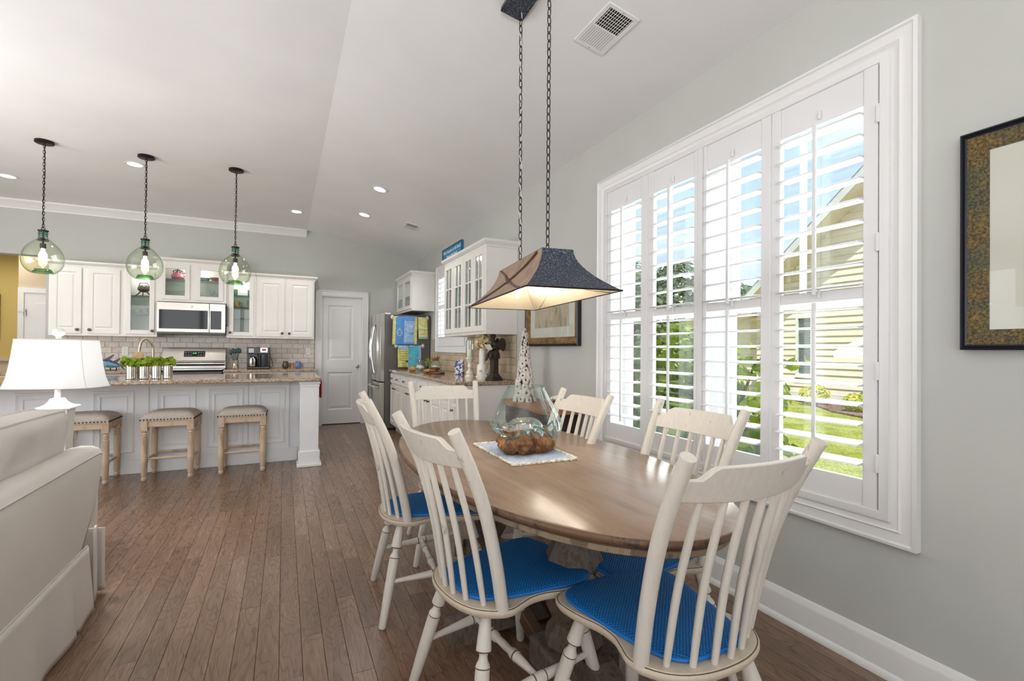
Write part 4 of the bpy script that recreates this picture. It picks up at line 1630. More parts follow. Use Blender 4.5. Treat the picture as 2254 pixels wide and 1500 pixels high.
MB().lathe([(.001, -.006), (.036, -.006), (.038, 0), (.036, .006), (.001, .006)], n=24, M=Matrix.Translation((0, 0, .22)) @ Matrix.Rotation(PI / 2, 4, 'X')).build('head', pm('paddle_wood', (196, 156, 116), .6, .08, 20), t)
MB().box(-.014, .014, -.006, .006, 0, .19).build('handle', pm('paddle_handle', (186, 142, 98), .6, .08, 20), t, bevel=.002)

# ------------------------------------------------------------------ counter stools


def make_stool():
    t = thing('counter_stool', 'x', 'stool', (0, 0, 0), group='nailhead counter stools at the island')
    hx, hy = .205, .185

    def seat(u, v):
        # superellipse dome
        a, c = u * 2 - 1, v * 2 - 1
        x = a * hx * (1.0)
        y_ = c * hy
        e_ = (1 - abs(a) ** 4.5) * (1 - abs(c) ** 4.5)
        return (x, y_, .575 + .055 * max(e_, 0) ** .5)
    b = MB().grid(seat, 18, 18)
    b.box(-hx, hx, -hy, hy, .545, .575)
    b.build('seat', 'linen', t)
    mb = MB()
    for sx_, sy_, n_ in ((1, 0, 16), (0, 1, 14)):
        for s_ in (-1, 1):
            for k in range(n_ + 1):
                f = -1 + 2 * k / n_
                p = (f * hx, s_ * (hy + .001), .557) if sx_ else (s_ * (hx + .001), f * hy, .557)
                mb.ball(p, .0062, 6, 4)
    mb.build('nailhead_trim', 'bronze', t)
    MB().box(-.18, .18, -.175, -.155, .49, .545).box(-.18, .18, .155, .175, .49, .545).box(-.195, -.175, -.155, .155, .49, .545).box(.175, .195, -.155, .155, .49, .545).build('apron', 'stool_wood', t, bevel=.003)
    for sx_ in (-1, 1):
        for sy_ in (-1, 1):
            x, y_ = sx_ * .178, sy_ * .16
            b = MB().box(x - .026, x + .026, y_ - .026, y_ + .026, .455, .546)
            b.lathe([(.016, .0), (.022, .012), (.022, .03), (.017, .038), (.024, .06), (.026, .16), (.029, .17), (.029, .205), (.025, .215), (.0265, .30), (.0255, .39), (.021, .395), (.026, .405), (.02, .415),
                     (.026, .425), (.02, .44), (.025, .456)], (x, y_, 0), 18)
            b.build('leg', 'stool_wood', t)
    for s_ in (-1, 1):
        MB().rod((-.178, s_ * .16, .20), (.178, s_ * .16, .20), [(0, .008), (.5, .012), (1, .008)], 10).build('stretcher', 'stool_wood', t)
        MB().rod((s_ * .178, -.16, .18), (s_ * .178, .16, .18), [(0, .008), (.5, .012), (1, .008)], 10).build('stretcher', 'stool_wood', t)
    return t


st = make_stool()
st.location = (-1.60, 5.53, 0)
st['label'] = 'nailhead counter stool at the left, half hidden behind the sofa'
dup(st, (-.957, 5.51, 0), R(-2), 'nailhead counter stool in the middle of the row of three')
dup(st, (-.362, 5.515, 0), 0, 'nailhead counter stool nearest the island column')

# ------------------------------------------------------------------ refrigerator on the window wall
fr = thing('refrigerator', 'stainless french door refrigerator with towels on its side', 'refrigerator', (1.36, 7.24, 0))
MB().box(.0, .69, 0, .83, .03, 1.74).build('body', 'steel_side', fr, bevel=.006)
MB().box(.0, .68, .01, .82, .0, .03).build('kick_plate', 'black', fr, smooth=0)


def fdoor(y0, y1, z0, z1, nm):
    pts = []
    for k in range(9):
        f = k / 8
        pts.append((-.055 - .03 * math.sin(PI * (.15 + .7 * f)) - .0, y0 + (y1 - y0) * f))
    poly = [(-.004, y0)] + pts + [(-.004, y1)]
    return MB().prism(poly, z0, z1).build(nm, 'steel', fr, smooth=30, bevel=.004)


d1 = fdoor(.0, .412, .73, 1.76, 'door')
d2 = fdoor(.418, .83, .73, 1.76, 'door')
d3 = fdoor(.0, .83, .06, .715, 'freezer_drawer')
for d, y_ in ((d1, .36), (d2, .47)):
    MB().tube(smooth_path([(-.075, y_, 1.58), (-.105, y_, 1.56), (-.145, y_, 1.3), (-.145, y_, 1.1), (-.105, y_, .86), (-.075, y_, .84)], 6), .013, 10).build('handle', 'chrome', d)
MB().tube(smooth_path([(-.075, .06, .64), (-.12, .08, .645), (-.14, .4, .645), (-.12, .75, .645), (-.075, .77, .64)], 6), .013, 10).build('handle', 'chrome', d3)
MB().box(.0, .08, .02, .1, 1.74, 1.765).build('hinge_cover', 'plastic', fr, bevel=.004)
# towel bars on magnetic mounts
MAT['tblue'] = pm('towel_blue', (92, 148, 208), .9, .1, 50)
MAT['tpale'] = pm('towel_pale_blue', (150, 178, 214), .9, .12, 30)
MAT['tyel'] = pm('towel_yellow', (222, 216, 146), .9, .08, 40)
MAT['tlime'] = pm('towel_lime', (208, 206, 122), .9, .08, 40)
MAT['tteal'] = pm('towel_teal', (84, 176, 196), .9, .25, 60)
MAT['tpurp'] = pm('towel_purple', (150, 130, 180), .9, .3, 30)
for (x0, x1, z, lb) in ((1.455, 2.0, 1.70, 'upper white towel bar on the refrigerator side'), (1.515, 1.935, 1.268, 'lower white towel bar on the refrigerator side')):
    t = thing('towel_bar', lb, 'towel bar', (0, 0, 0))
    MB().tube([(x0, 7.185, z), (x1, 7.185, z)], .008, 10).build('bar', 'plastic', t)
    for x in (x0 + .005, x1 - .005):
        MB().box(x - .022, x + .022, 7.222, 7.238, z - .02, z + .02).box(x - .01, x + .01, 7.18, 7.225, z - .012, z + .012).box(x - .008, x + .008, 7.215, 7.235, z - .034, z + .034).build('mount', 'plastic', t, bevel=.002)


def towel(label, x0, x1, zt, zb, y, base, stripes, words=(), skew=0):
    """a tea towel folded over the bar; stripes: list of (fx0, fx1, fz0, fz1, material) patches"""
    t = thing('tea_towel', label, 'towel')

    def patch(fx0, fx1, fz0, fz1, mt, off, name):
        def fn(u, v):
            fx = fx0 + (fx1 - fx0) * u
            fz = fz0 + (fz1 - fz0) * v
            x = x0 + (x1 - x0) * fx + skew * fz
            z_ = zt - (zt - zb) * fz
            yy = y - .012 * min(1, fz * 14) - off + .004 * math.sin(fx * 7 + fz * 2)
            return (x, yy, z_)
        o = MB().grid(fn, 10, 16).build(name, mt, t, smooth=60)
        s_ = o.modifiers.new('thick', 'SOLIDIFY')
        s_.thickness = .003 if name == 'stripe' else .006
        s_.offset = 0
    patch(0, 1, 0, 1, base, 0, 'cloth')
    for (a, c, d_, e_, mt) in stripes:
        patch(a, c, d_, e_, mt, .0052, 'stripe')
    for (w, size, fz, mt) in words:
        text(w, size, mt, t, face_m(((x0 + x1) / 2 + skew * fz, y - .0235, zt - (zt - zb) * fz), '-Y'), 'lettering', .0004, shear=.2)
    # back half behind the bar
    MB().grid(lambda u, v: (x0 + (x1 - x0) * u, y + .012 + (.006 if v > .1 else 0), zt - (zt - zb) * .6 * v), 2, 4).build('back_fold', base, t, smooth=0)
    return t


MAT['ink'] = pm('dark_print', (70, 84, 60), .9, .05, 10)
MAT['inkw'] = pm('white_print', (220, 228, 236), .9, .05, 10)
MAT['inkt'] = pm('tan_print', (196, 150, 120), .9, .05, 10)
tw = towel('blue tea towel with a yellow edge, leftmost on the upper bar', 1.462, 1.64, 1.712, 1.285, 7.184, 'tblue', [(0, .16, 0, 1, 'tlime'), (.16, .24, 0, 1, 'tyel')], skew=-.01)
MB().tube([(1.56 + .035 * math.cos(2 * PI * k / 14), 7.158, 1.47 + .05 * math.sin(2 * PI * k / 14)) for k in range(14)], .004, 5, closed=True).tube([(1.545, 7.158, 1.45), (1.56, 7.158, 1.55), (1.575, 7.158, 1.45)], .003, 5).build('shell_print', 'inkw', tw)
tw = towel('pale blue tea towel with a lime edge, middle of the upper bar', 1.632, 1.83, 1.716, 1.29, 7.178, 'tpale', [(.80, 1, 0, 1, 'tlime'), (0, .8, 0, .16, 'tblue'), (0, .8, .93, 1, 'tblue')], [('sea', .05, .35, 'inkw'), ('shells', .045, .6, 'tblue')], skew=-.01)
tw = towel('short yellow tea towel, rightmost on the upper bar', 1.842, 1.985, 1.708, 1.375, 7.184, 'tyel', [(0, 1, .9, 1, 'mint'), (0, 1, .55, .6, 'mint')], [('BEACH', .032, .77, 'inkt'), ('salt & sand', .022, .35, 'inkt')], skew=.01)
tw = towel('yellow-green tea towel printed with lines of writing and a spoon, left on the lower bar', 1.54, 1.705, 1.275, .945, 7.184, 'tlime', [(0, 1, 0, .18, 'tpale')],
           [('grateful for family', .019, .27, 'ink'), ('look for cottage', .019, .37, 'ink'), ('this is a summer', .019, .48, 'ink'), ('sprinkled with love', .017, .58, 'ink'), ('seasoned', .018, .82, 'ink'), ('& served', .018, .92, 'ink')], skew=.0)
MB().ball((1.672, 7.158, 1.035), .018, 12, 8, sy=.25, sz=1).tube([(1.57, 7.158, 1.06), (1.655, 7.158, 1.04)], .003, 5).build('spoon_print', 'ink', tw)
tw = towel('teal patterned tea towel with a purple edge, right on the lower bar', 1.69, 1.892, 1.275, .905, 7.1845, 'tteal', [(.78, 1, 0, .6, 'tpale'), (.76, 1, .6, 1, 'tpurp'), (0, .08, 0, 1, 'tpale')])

# wall cabinet above the refrigerator: faces -X
TR = toR(1.72)
wall_cab('wall_cabinet', 'small white wall cabinet with two glass doors above the refrigerator', -8.08, -7.05, 1.80, 2.34, 0, .338,
         [(-8.05, -7.575, 1.83, 2.31), (-7.555, -7.08, 1.83, 2.31)], M_=TR, glass=True, ends=(0, 1), shelves=(2.05,))
# wall cabinets over the counter
TR = toR(1.73)
rt = wall_cab('wall_cabinet', 'large white wall cabinet with divided glass doors right of the small window', -5.47, -4.185, 1.37, 2.225, 0, .328,
              [(-5.45, -5.135, 1.40, 2.195), (-5.125, -4.81, 1.40, 2.195), (-4.79, -4.505, 1.40, 2.195), (-4.495, -4.21, 1.40, 2.195)], M_=TR, glass=True, ends=(1, 1), shelves=(1.66, 1.93), mull=(2, 3))
rg = random.Random(5)
gp = 'stemware and glasses in the large divided-glass cabinet'
for zz in (1.41, 1.666, 1.936):
    for k in range(5):
        yy = 4.36 + k * .24 + rg.uniform(-.03, .03)
        t = tag(MB().lathe([(.032, 0), (.006, .006), (.005, .09), (.02, .11), (.038, .15), (.033, .21)], n=12, cap=False).build('wine_glass', 'clearglass', None, loc=(1.88, yy, zz)),
                'clear stemmed glass, %s from near end, %s shelf of divided-glass cabinet' % (('first', 'second', 'third', 'fourth', 'fifth')[k], 'bottom' if zz < 1.5 else 'middle' if zz < 1.9 else 'top'), 'glass', gp)
t = thing('beach_sign', 'blue wooden sign lying against the wall on top of the large cabinet', 'sign')
MB().box(1.74, 1.765, 4.92, 5.62, 2.277, 2.425).build('board', pm('sign_blue', (34, 116, 156), .6, .12, 20), t, bevel=.003)
MB().box(1.734, 1.74, 4.92, 5.62, 2.277, 2.285).box(1.734, 1.74, 4.92, 5.62, 2.417, 2.425).box(1.734, 1.74, 4.92, 4.93, 2.285, 2.417).box(1.734, 1.74, 5.61, 5.62, 2.285, 2.417).build('border', pm('sign_navy', (16, 62, 92), .6, .1, 20), t, smooth=0)
text('What Happens at the Beach', .056, 'inkw', t, face_m((1.738, 5.27, 2.375), '-X'))
text('Stays at the Beach', .052, 'inkw', t, face_m((1.738, 5.27, 2.318), '-X'))

# base cabinets, window wall
root = thing('base_cabinet', 'long white base cabinet run with drawers along the window wall', 'cabinet')
MB().box(1.45, 2.058, 4.20, 7.2, .1, .878).box(1.52, 2.058, 4.20, 7.2, 0, .1).build('body', 'cab', root, smooth=0)
T2 = toR(1.45)
seg = [(7.18, 6.86), (6.84, 6.50), (6.48, 6.04), (6.02, 5.60), (5.58, 5.13), (5.11, 4.68), (4.66, 4.22)]
for k, (a, c) in enumerate(seg):
    x0, x1 = -a + .01, -c - .01
    d = rotR(door_slab(x0, x1, .12, .69, -.02, .02, [(x0 + .05, x1 - .05, .17, .64)]), T2).build('door', 'cab', root, smooth=0)
    kp = T2 @ Vector((x1 - .03 if k % 2 == 0 else x0 + .03, -.02, .65))
    knob(d, kp, (-1, 0, 0), .013)
    d = rotR(door_slab(x0, x1, .725, .86, -.02, .02, [(x0 + .025, x1 - .025, .745, .84)], w=.015, depth=.004, out=.003), T2).build('drawer', 'cab', root, smooth=0)
    knob(d, T2 @ Vector(((x0 + x1) / 2, -.02, .79)), (-1, 0, 0), .013)
counter('granite_countertop', 'granite countertop along the window wall ending near the table', [(1.41, 4.19), (1.425, 4.175), (2.058, 4.175), (2.058, 7.215), (1.41, 7.215)])

ZC = .9185
MAT['woodA'] = pm('honey_board_wood', (190, 128, 70), .5, .15, 12, stretch=(1, 8, 1))
MAT['woodB'] = pm('dark_board_wood', (92, 58, 38), .5, .2, 12, stretch=(1, 8, 1))
for (x, y_, z, l_, w_, mt, rz, lb) in ((1.72, 5.78, ZC, .52, .17, 'woodB', 80, 'bottom dark cutting board of the stack on the window counter'),
                                       (1.70, 5.95, ZC + .022, .46, .15, 'woodA', 65, 'middle honey-coloured board of the stack on the window counter'),
                                       (1.76, 6.0, ZC + .044, .36, .13, 'woodB', 78, 'top small dark board of the stack on the window counter')):
    o = MB().prism([(-l_ / 2, -w_ / 2), (l_ / 2 - .1, -w_ / 2), (l_ / 2 - .06, -.02), (l_ / 2, -.018), (l_ / 2, .018), (l_ / 2 - .06, .02), (l_ / 2 - .1, w_ / 2), (-l_ / 2, w_ / 2)], 0, .021).build('cutting_board', mt, None, loc=(x, y_, z), rz=R(rz - 180), bevel=.005)
    tag(o, lb, 'cutting board', 'cutting boards stacked on the window counter')
tag(MB().rod((0, 0, 0), (0, .30, 0), [(0, .012), (.1, .016), (.2, .032), (.8, .032), (.9, .016), (1, .012)], 14).build('rolling_pin', 'woodA', None, loc=(1.56, 6.22, ZC + .034)), 'small wooden rolling pin beside the cutting boards', 'rolling pin')
MAT['twine'] = pm('jute_bow', (150, 112, 84), .9, .25, 60)
for (x, y_, lb) in ((1.70, 6.5, 'left clear glass jar behind the cutting boards'), (1.86, 6.3, 'right clear glass jar with a jute bow behind the cutting boards')):
    t = thing('glass_jar', lb, 'jar', (x, y_, ZC))
    MB().lathe([(.06, 0), (.085, .03), (.085, .08), (.055, .14), (.05, .15)], n=20, cap=False).build('bowl', 'clearglass', t)
    MB().ball((0, 0, .045), .06, 12, 8, sz=.6).build('shells', 'white_ceramic', t)
    if 'bow' in lb:
        b = MB()
        for k in range(9):
            a = k * .7
            b.tube([(0, 0, .15), (.06 * math.cos(a), .06 * math.sin(a), .19 + .02 * math.sin(k)), (.035 * math.cos(a + .5), .035 * math.sin(a + .5), .14)], .008, 5)
        b.build('bow', 'twine', t)
t = thing('small_plant', 'little green sprig between the two glass jars', 'plant', (1.80, 6.45, ZC))
MB().lathe([(.02, 0), (.025, .06), (.001, .06)], n=12).build('pot', 'black', t)
fo = foliage(random.Random(2), [((0, 0, .12), (.04, .04, .06))], 60, .035).build('foliage', 'leaf2', t, smooth=0)
fo['kind'] = 'stuff'


def bluewhite():
    t = NT('blue_white_print')
    n = t.noise(t.coord(), 28, 2, .5, 1.2)
    c = t.ramp(n, [(.47, (236, 236, 238)), (.53, (56, 74, 140))])
    t.set(color=c, rough=.5)
    return t.m


o = MB().add([(-.05, -.035, 0), (.05, -.035, 0), (.05, .035, 0), (-.05, .035, 0), (-.052, -.035, .12), (.052, -.035, .12), (.052, .035, .12), (-.052, .035, .12),
              (-.04, -.006, .17), (.048, -.006, .185), (.048, .006, .185), (-.04, .006, .17)],
             [(0, 3, 2, 1), (0, 1, 5, 4), (1, 2, 6, 5), (2, 3, 7, 6), (3, 0, 4, 7), (4, 5, 9, 8), (5, 6, 10, 9), (6, 7, 11, 10), (7, 4, 8, 11), (8, 9, 10, 11)]).build('coffee_bag', bluewhite(), None, loc=(1.90, 5.42, ZC), rz=R(-40), bevel=.004)
tag(o, 'blue and white patterned paper bag on the window counter', 'bag')
t = thing('candle_holder', 'whitewashed turned candlestick with a candle on the window counter', 'candlestick', (1.80, 4.80, ZC))
MB().lathe([(.055, 0), (.055, .012), (.04, .03), (.045, .05), (.018, .09), (.03, .12), (.02, .15), (.045, .2), (.05, .205), (.05, .215)], n=20).build('stem', 'white_ceramic', t)
MB().lathe([(.034, .216), (.034, .30), (.001, .302)], n=18).build('candle', pm('ivory_wax', (232, 222, 200), .5, .03, 8), t)
MB().lathe([(.046, .216), (.05, .3), (.046, .40)], n=20, cap=False).build('glass_chimney', 'clearglass', t)
t = thing('shell_vase', 'ivory vase holding a ball of driftwood flowers, left of the angel statue', 'vase', (1.79, 4.42, ZC))
MB().lathe([(.055, 0), (.058, .01), (.055, .14), (.05, .15), (.036, .155), (.036, .31), (.03, .315), (.001, .30)], n=22).build('vase', 'white_ceramic', t)
b = MB()
rg = random.Random(4)
for k in range(14):
    a = rg.uniform(0, 2 * PI)
    b.ball((.05 * math.cos(a), .05 * math.sin(a), rg.uniform(.02, .12)), rg.uniform(.012, .022), 8, 6, sz=.8)
b.build('shell_band', 'white_ceramic', t)
b = foliage(random.Random(9), [((0, 0, .375), (.07, .07, .08))], 110, .07)
o = b.build('dried_flower', pm('dried_flower', (204, 184, 146), .8, .2, 20), t, smooth=0)
md = o.modifiers.new('th', 'SOLIDIFY')
md.thickness = .004
MB().ball((0, 0, .375), .05, 12, 8).build('flower_core', pm('flower_core', (92, 72, 52), .9, .2, 30), t)

# angel statue reading on a column


def skin(name, verts, edges, radii, mat, parent, sub=2):
    me = bpy.data.meshes.new(name)
    me.from_pydata(verts, edges, [])
    me.materials.append(MAT[mat] if isinstance(mat, str) else mat)
    o = bpy.data.objects.new(name, me)
    col.objects.link(o)
    o.parent = parent
    md = o.modifiers.new('skin', 'SKIN')
    for i, r in enumerate(radii):
        sv = me.skin_vertices[0].data[i] if me.skin_vertices else None
        if sv is None:
            break
        sv.radius = (r, r) if isinstance(r, (int, float)) else r
        sv.use_root = (i == 0)
    md.use_smooth_shade = True
    sd = o.modifiers.new('sub', 'SUBSURF')
    sd.levels = sub
    sd.render_levels = sub
    return o


MAT['statue'] = pm('dark_bronze_statue', (46, 36, 30), .5, .25, 30)
an = thing('angel_statue', 'dark winged cherub statue sitting on a square column, reading', 'statue', (1.86, 4.285, ZC), rz=R(15))
an.scale = (.9, .9, .9)
b = MB().box(-.075, .075, -.06, .06, 0, .025).box(-.062, .062, -.05, .05, .025, .045)
b.add([(-.055, -.045, .045), (.055, -.045, .045), (.055, .045, .045), (-.055, .045, .045), (-.036, -.032, .085), (.036, -.032, .085), (.036, .032, .085), (-.036, .032, .085)],
      [(0, 1, 5, 4), (1, 2, 6, 5), (2, 3, 7, 6), (3, 0, 4, 7)])
b.box(-.036, .036, -.032, .032, .085, .235).box(-.048, .048, -.042, .042, .235, .265)
b.build('column', 'statue', an, bevel=.004)
V = [(0.02, 0, .30), (.015, 0, .34), (.0, 0, .385), (-.012, 0, .415), (-.022, 0, .445), (-.025, 0, .478),
     (-.03, .03, .295), (-.075, .028, .285), (-.082, .028, .235), (-.095, .028, .215),
     (-.03, -.03, .295), (-.072, -.028, .29), (-.074, -.028, .24), (-.085, -.028, .222),
     (0, .042, .395), (-.03, .05, .355), (-.065, .03, .345), (0, -.042, .395), (-.03, -.05, .355), (-.065, -.03, .345)]
E_ = [(0, 1), (1, 2), (2, 3), (3, 4), (4, 5), (0, 6), (6, 7), (7, 8), (8, 9), (0, 10), (10, 11), (11, 12), (12, 13), (2, 14), (14, 15), (15, 16), (2, 17), (17, 18), (18, 19)]
Rr = [.045, .036, .034, .016, .03, .026, .028, .02, .014, .009, .028, .02, .014, .009, .018, .014, .009, .018, .014, .009]
skin('figure', V, E_, Rr, 'statue', an)
MB().ball((-.022, 0, .482), .036, 14, 10, sx=1.0, sz=.75).build('hair', 'statue', an)
MB().lathe([(.055, .26), (.06, .275), (.05, .31), (.034, .33)], (0, 0, 0), 18, sx=1.1).build('robe', 'statue', an)
for s_ in (-1, 1):
    b = MB()
    outl = [(.02, .37), (.035, .43), (.07, .465), (.1, .45), (.115, .40), (.11, .34), (.09, .32), (.06, .34)]
    vs = [(x, s_ * (.02 + (x - .02) * .3), z) for x, z in outl] + [(x, s_ * (.028 + (x - .02) * .3), z) for x, z in outl]
    n_ = len(outl)
    b.add(vs, [tuple(range(n_)), tuple(reversed(range(n_, 2 * n_)))] + [(i, (i + 1) % n_, n_ + (i + 1) % n_, n_ + i) for i in range(n_)])
    b.build('wing', 'statue', an, smooth=0, bevel=.002)
b = MB()
for s_ in (-1, 1):
    b.add([(-.07, 0, .33), (-.11, 0, .385), (-.1, s_ * .05, .395), (-.06, s_ * .045, .34), (-.075, 0, .327), (-.115, 0, .382), (-.105, s_ * .05, .392), (-.065, s_ * .045, .337)],
          [(0, 1, 2, 3), (7, 6, 5, 4), (0, 4, 5, 1), (1, 5, 6, 2), (2, 6, 7, 3), (3, 7, 4, 0)])
b.build('book', 'white_ceramic', an, smooth=0)

# ------------------------------------------------------------------ pendants over the island


def chain_mesh(n, pitch, rw, rl, wire, z0=0, nseg=10, wn=5):
    b = MB()
    for k in range(n):
        zc = z0 - pitch * (k + .5)
        pts = []
        for j in range(nseg):
            a = 2 * PI * j / nseg
            x, z = rw * math.cos(a), rl * math.sin(a)
            pts.append((x, 0, zc + z) if k % 2 == 0 else (0, x, zc + z))
        b.tube(pts, wire, wn, closed=True)
    return b


MAT['greenpunt'] = glassy('green_glass_punt', (186, 230, 192), (60, 156, 108), edge_pow=.8, base=.08)


def pendant():
    t = thing('pendant_light', 'x', 'pendant light', group='green glass pendants over the island')
    MB().lathe([(.001, .0), (.066, .0), (.068, -.004), (.068, -.02), (.062, -.024), (.001, -.024)], n=28).build('canopy', 'bronze', t)
    c = chain_mesh(27, .0275, .0085, .0185, .0022, -.03)
    c.tube([(0.004, 0, -.024), (0.006, .003, -.3), (-.004, -.003, -.6), (0, 0, -.79)], .0028, 5)
    c.build('chain', 'bronze', t)
    b = MB()
    b.lathe([(.001, -.80), (.036, -.80), (.038, -.806), (.036, -.812), (.001, -.812)], n=20)
    b.tube([(.0125 * math.cos(2 * PI * k / 12), 0, -.785 + .0125 * math.sin(2 * PI * k / 12)) for k in range(12)], .003, 6, closed=True)
    b.tube([(-.042, 0, -.832), (.042, 0, -.832)], .002, 5)
    b.build('cap', 'bronze', t)
    MB().lathe([(.032, -.812), (.031, -.84), (.033, -.865)], n=24, cap=False).build('neck', 'tealglass', t)
    pr = [(.033, -.865), (.042, -.880), (.067, -.903), (.099, -.937), (.128, -.982), (.143, -1.032), (.145, -1.078), (.135, -1.120), (.114, -1.157), (.088, -1.180), (.072, -1.186), (.064, -1.172), (.03, -1.160), (.001, -1.158)]
    pth = smooth_path([(r_, 0, z_) for r_, z_ in pr], 3)
    MB().lathe([(max(q.x, .001), q.z) for q in pth], n=36, cap=False).build('globe', 'greenglass', t, smooth=80)
    MB().lathe([(.074, -1.183), (.066, -1.168), (.058, -1.150), (.040, -1.146)], n=30, cap=False).build('punt', 'greenpunt', t, smooth=80)
    b = MB()
    b.lathe([(.001, -.868), (.03, -.87), (.040, -.892), (.038, -.896), (.001, -.89)], n=20)
    b.lathe([(.006, -.81), (.006, -.92)], n=8)
    b.lathe([(.02, -.92), (.021, -.925), (.021, -.96), (.018, -.965), (.001, -.965)], n=16)
    b.build('socket', 'bronze', t)
    MB().lathe([(.012, -.965), (.013, -.985), (.026, -1.01), (.03, -1.035), (.024, -1.06), (.01, -1.072), (.001, -1.074)], n=18).build('bulb', 'bulb', t)
    return t


p = pendant()
SP = ((-1.955, 'left'), (-1.215, 'middle'), (-.463, 'right'))
p.location = (-1.955, 5.65, 3.06)
p['label'] = 'leftmost green glass globe pendant over the island'
dup(p, (-1.215, 5.65, 3.06), None, 'middle green glass globe pendant over the island')
dup(p, (-.463, 5.65, 3.06), None, 'rightmost green glass globe pendant over the island')
for x, _ in SP:
    light('pendant_glow', 'POINT', (x, 5.65, 2.02), 5, (1, .8, .5), shadow_soft_size=.03)

# recessed downlights and vents
for (x, y_, lb) in ((-2.716, 6.996, 'recessed light at the far left above the kitchen'), (-1.373, 5.955, 'recessed light next to the middle pendant canopy'), (.134, 7.021, 'recessed light just above the crown molding end'),
                    (.917, 5.26, 'nearest recessed light on the sloped ceiling'), (.916, 6.35, 'recessed light on the sloped ceiling toward the refrigerator')):
    t = thing('recessed_light', lb, 'ceiling light', (x, y_, ceil_z(x)))
    if x > .303:
        t.rotation_euler = (0, math.atan(SLOPE), 0)
    MB().lathe([(.062, -.001), (.082, -.001), (.082, -.006), (.062, -.004)], n=32, cap=False).build('trim_ring', 'trim', t)
    MB().lathe([(.001, -.003), (.062, -.003)], n=32, cap=False).build('lens', 'downlight', t)
    light('downlight_beam', 'SPOT', (x, y_, ceil_z(x) - .03), 25, (1, .975, .94), spot_size=R(130), spot_blend=.6, shadow_soft_size=.06)


def vent(cx, cy, sx_, sy_, label):
    t = thing('ceiling_vent', label, 'vent', (cx, cy, ceil_z(cx)), 0)
    t.rotation_euler = (0, math.atan(SLOPE), 0)
    hx, hy = sx_ / 2, sy_ / 2
    fr_ = .022
    b = MB().box(-hx, hx, -hy, -hy + fr_, -.008, 0).box(-hx, hx, hy - fr_, hy, -.008, 0).box(-hx, -hx + fr_, -hy + fr_, hy - fr_, -.008, 0).box(hx - fr_, hx, -hy + fr_, hy - fr_, -.008, 0)
    b.box(-hx + fr_, hx - fr_, -.004, .004, -.007, 0)
    b.build('frame', 'trim', t, bevel=.002)
    MB().box(-hx + fr_, hx - fr_, -hy + fr_, hy - fr_, -.0015, 0).build('duct', 'dark', t, smooth=0)
    n_ = 11
    for half in (0, 1):
        y0 = -hy + fr_ if half == 0 else .004
        y1 = -.004 if half == 0 else hy - fr_
        for k in range(n_):
            x_ = -hx + fr_ + (sx_ - 2 * fr_) * (k + .5) / n_
            wd = .0013 if half == 0 else .0052
            M_ = Matrix.Translation((x_, 0, -.006))
            MB().box(-wd, wd, y0, y1, -.0008, .0008, M=M_).build('slat', 'trim', t, smooth=0)
        if half == 0:
            for k in range(1, 6):
                yy = y0 + (y1 - y0) * k / 6
                MB().box(-hx + fr_, hx - fr_, yy - .001, yy + .001, -.005, -.004).build('slat', 'trim', t, smooth=0)
    MB().rod((0, -hy + .011, -.008), (0, -hy + .011, -.010), [(0, .004), (1, .003)], 8).rod((0, hy - .011, -.008), (0, hy - .011, -.010), [(0, .004), (1, .003)], 8).build('screw', 'screw', t)
    return t


v = vent(1.457, 1.97, .185, .31, 'white ceiling vent with open grille above the dining table')
v.rotation_euler = (0, math.atan(SLOPE), 0)
vent(1.50, 6.25, .19, .28, 'small white ceiling vent above the kitchen cabinets')

# ================================================================== DINING TABLE
TX, TY = .970, 1.904
tb = thing('dining_table', 'oval distressed wood dining table on a double pedestal', 'table', (TX, TY, 0))


def ell(a, c, z, n=96):
    return [(a * math.cos(2 * PI * k / n), c * math.sin(2 * PI * k / n), z) for k in range(n)]


def ell_stack(rows, n=96, mi=0, top=False, bottom=False):
    b = MB()
    vs = [q for (a, c, z) in rows for q in ell(a, c, z, n)]
    fs = []
    for i in range(len(rows) - 1):
        for k in range(n):
            fs.append((i * n + k, i * n + (k + 1) % n, (i + 1) * n + (k + 1) % n, (i + 1) * n + k))
    if bottom:
        fs.append(tuple(reversed(range(n))))
    if top:
        fs.append(tuple((len(rows) - 1) * n + k for k in range(n)))
    b.add(vs, fs, mi)
    return b


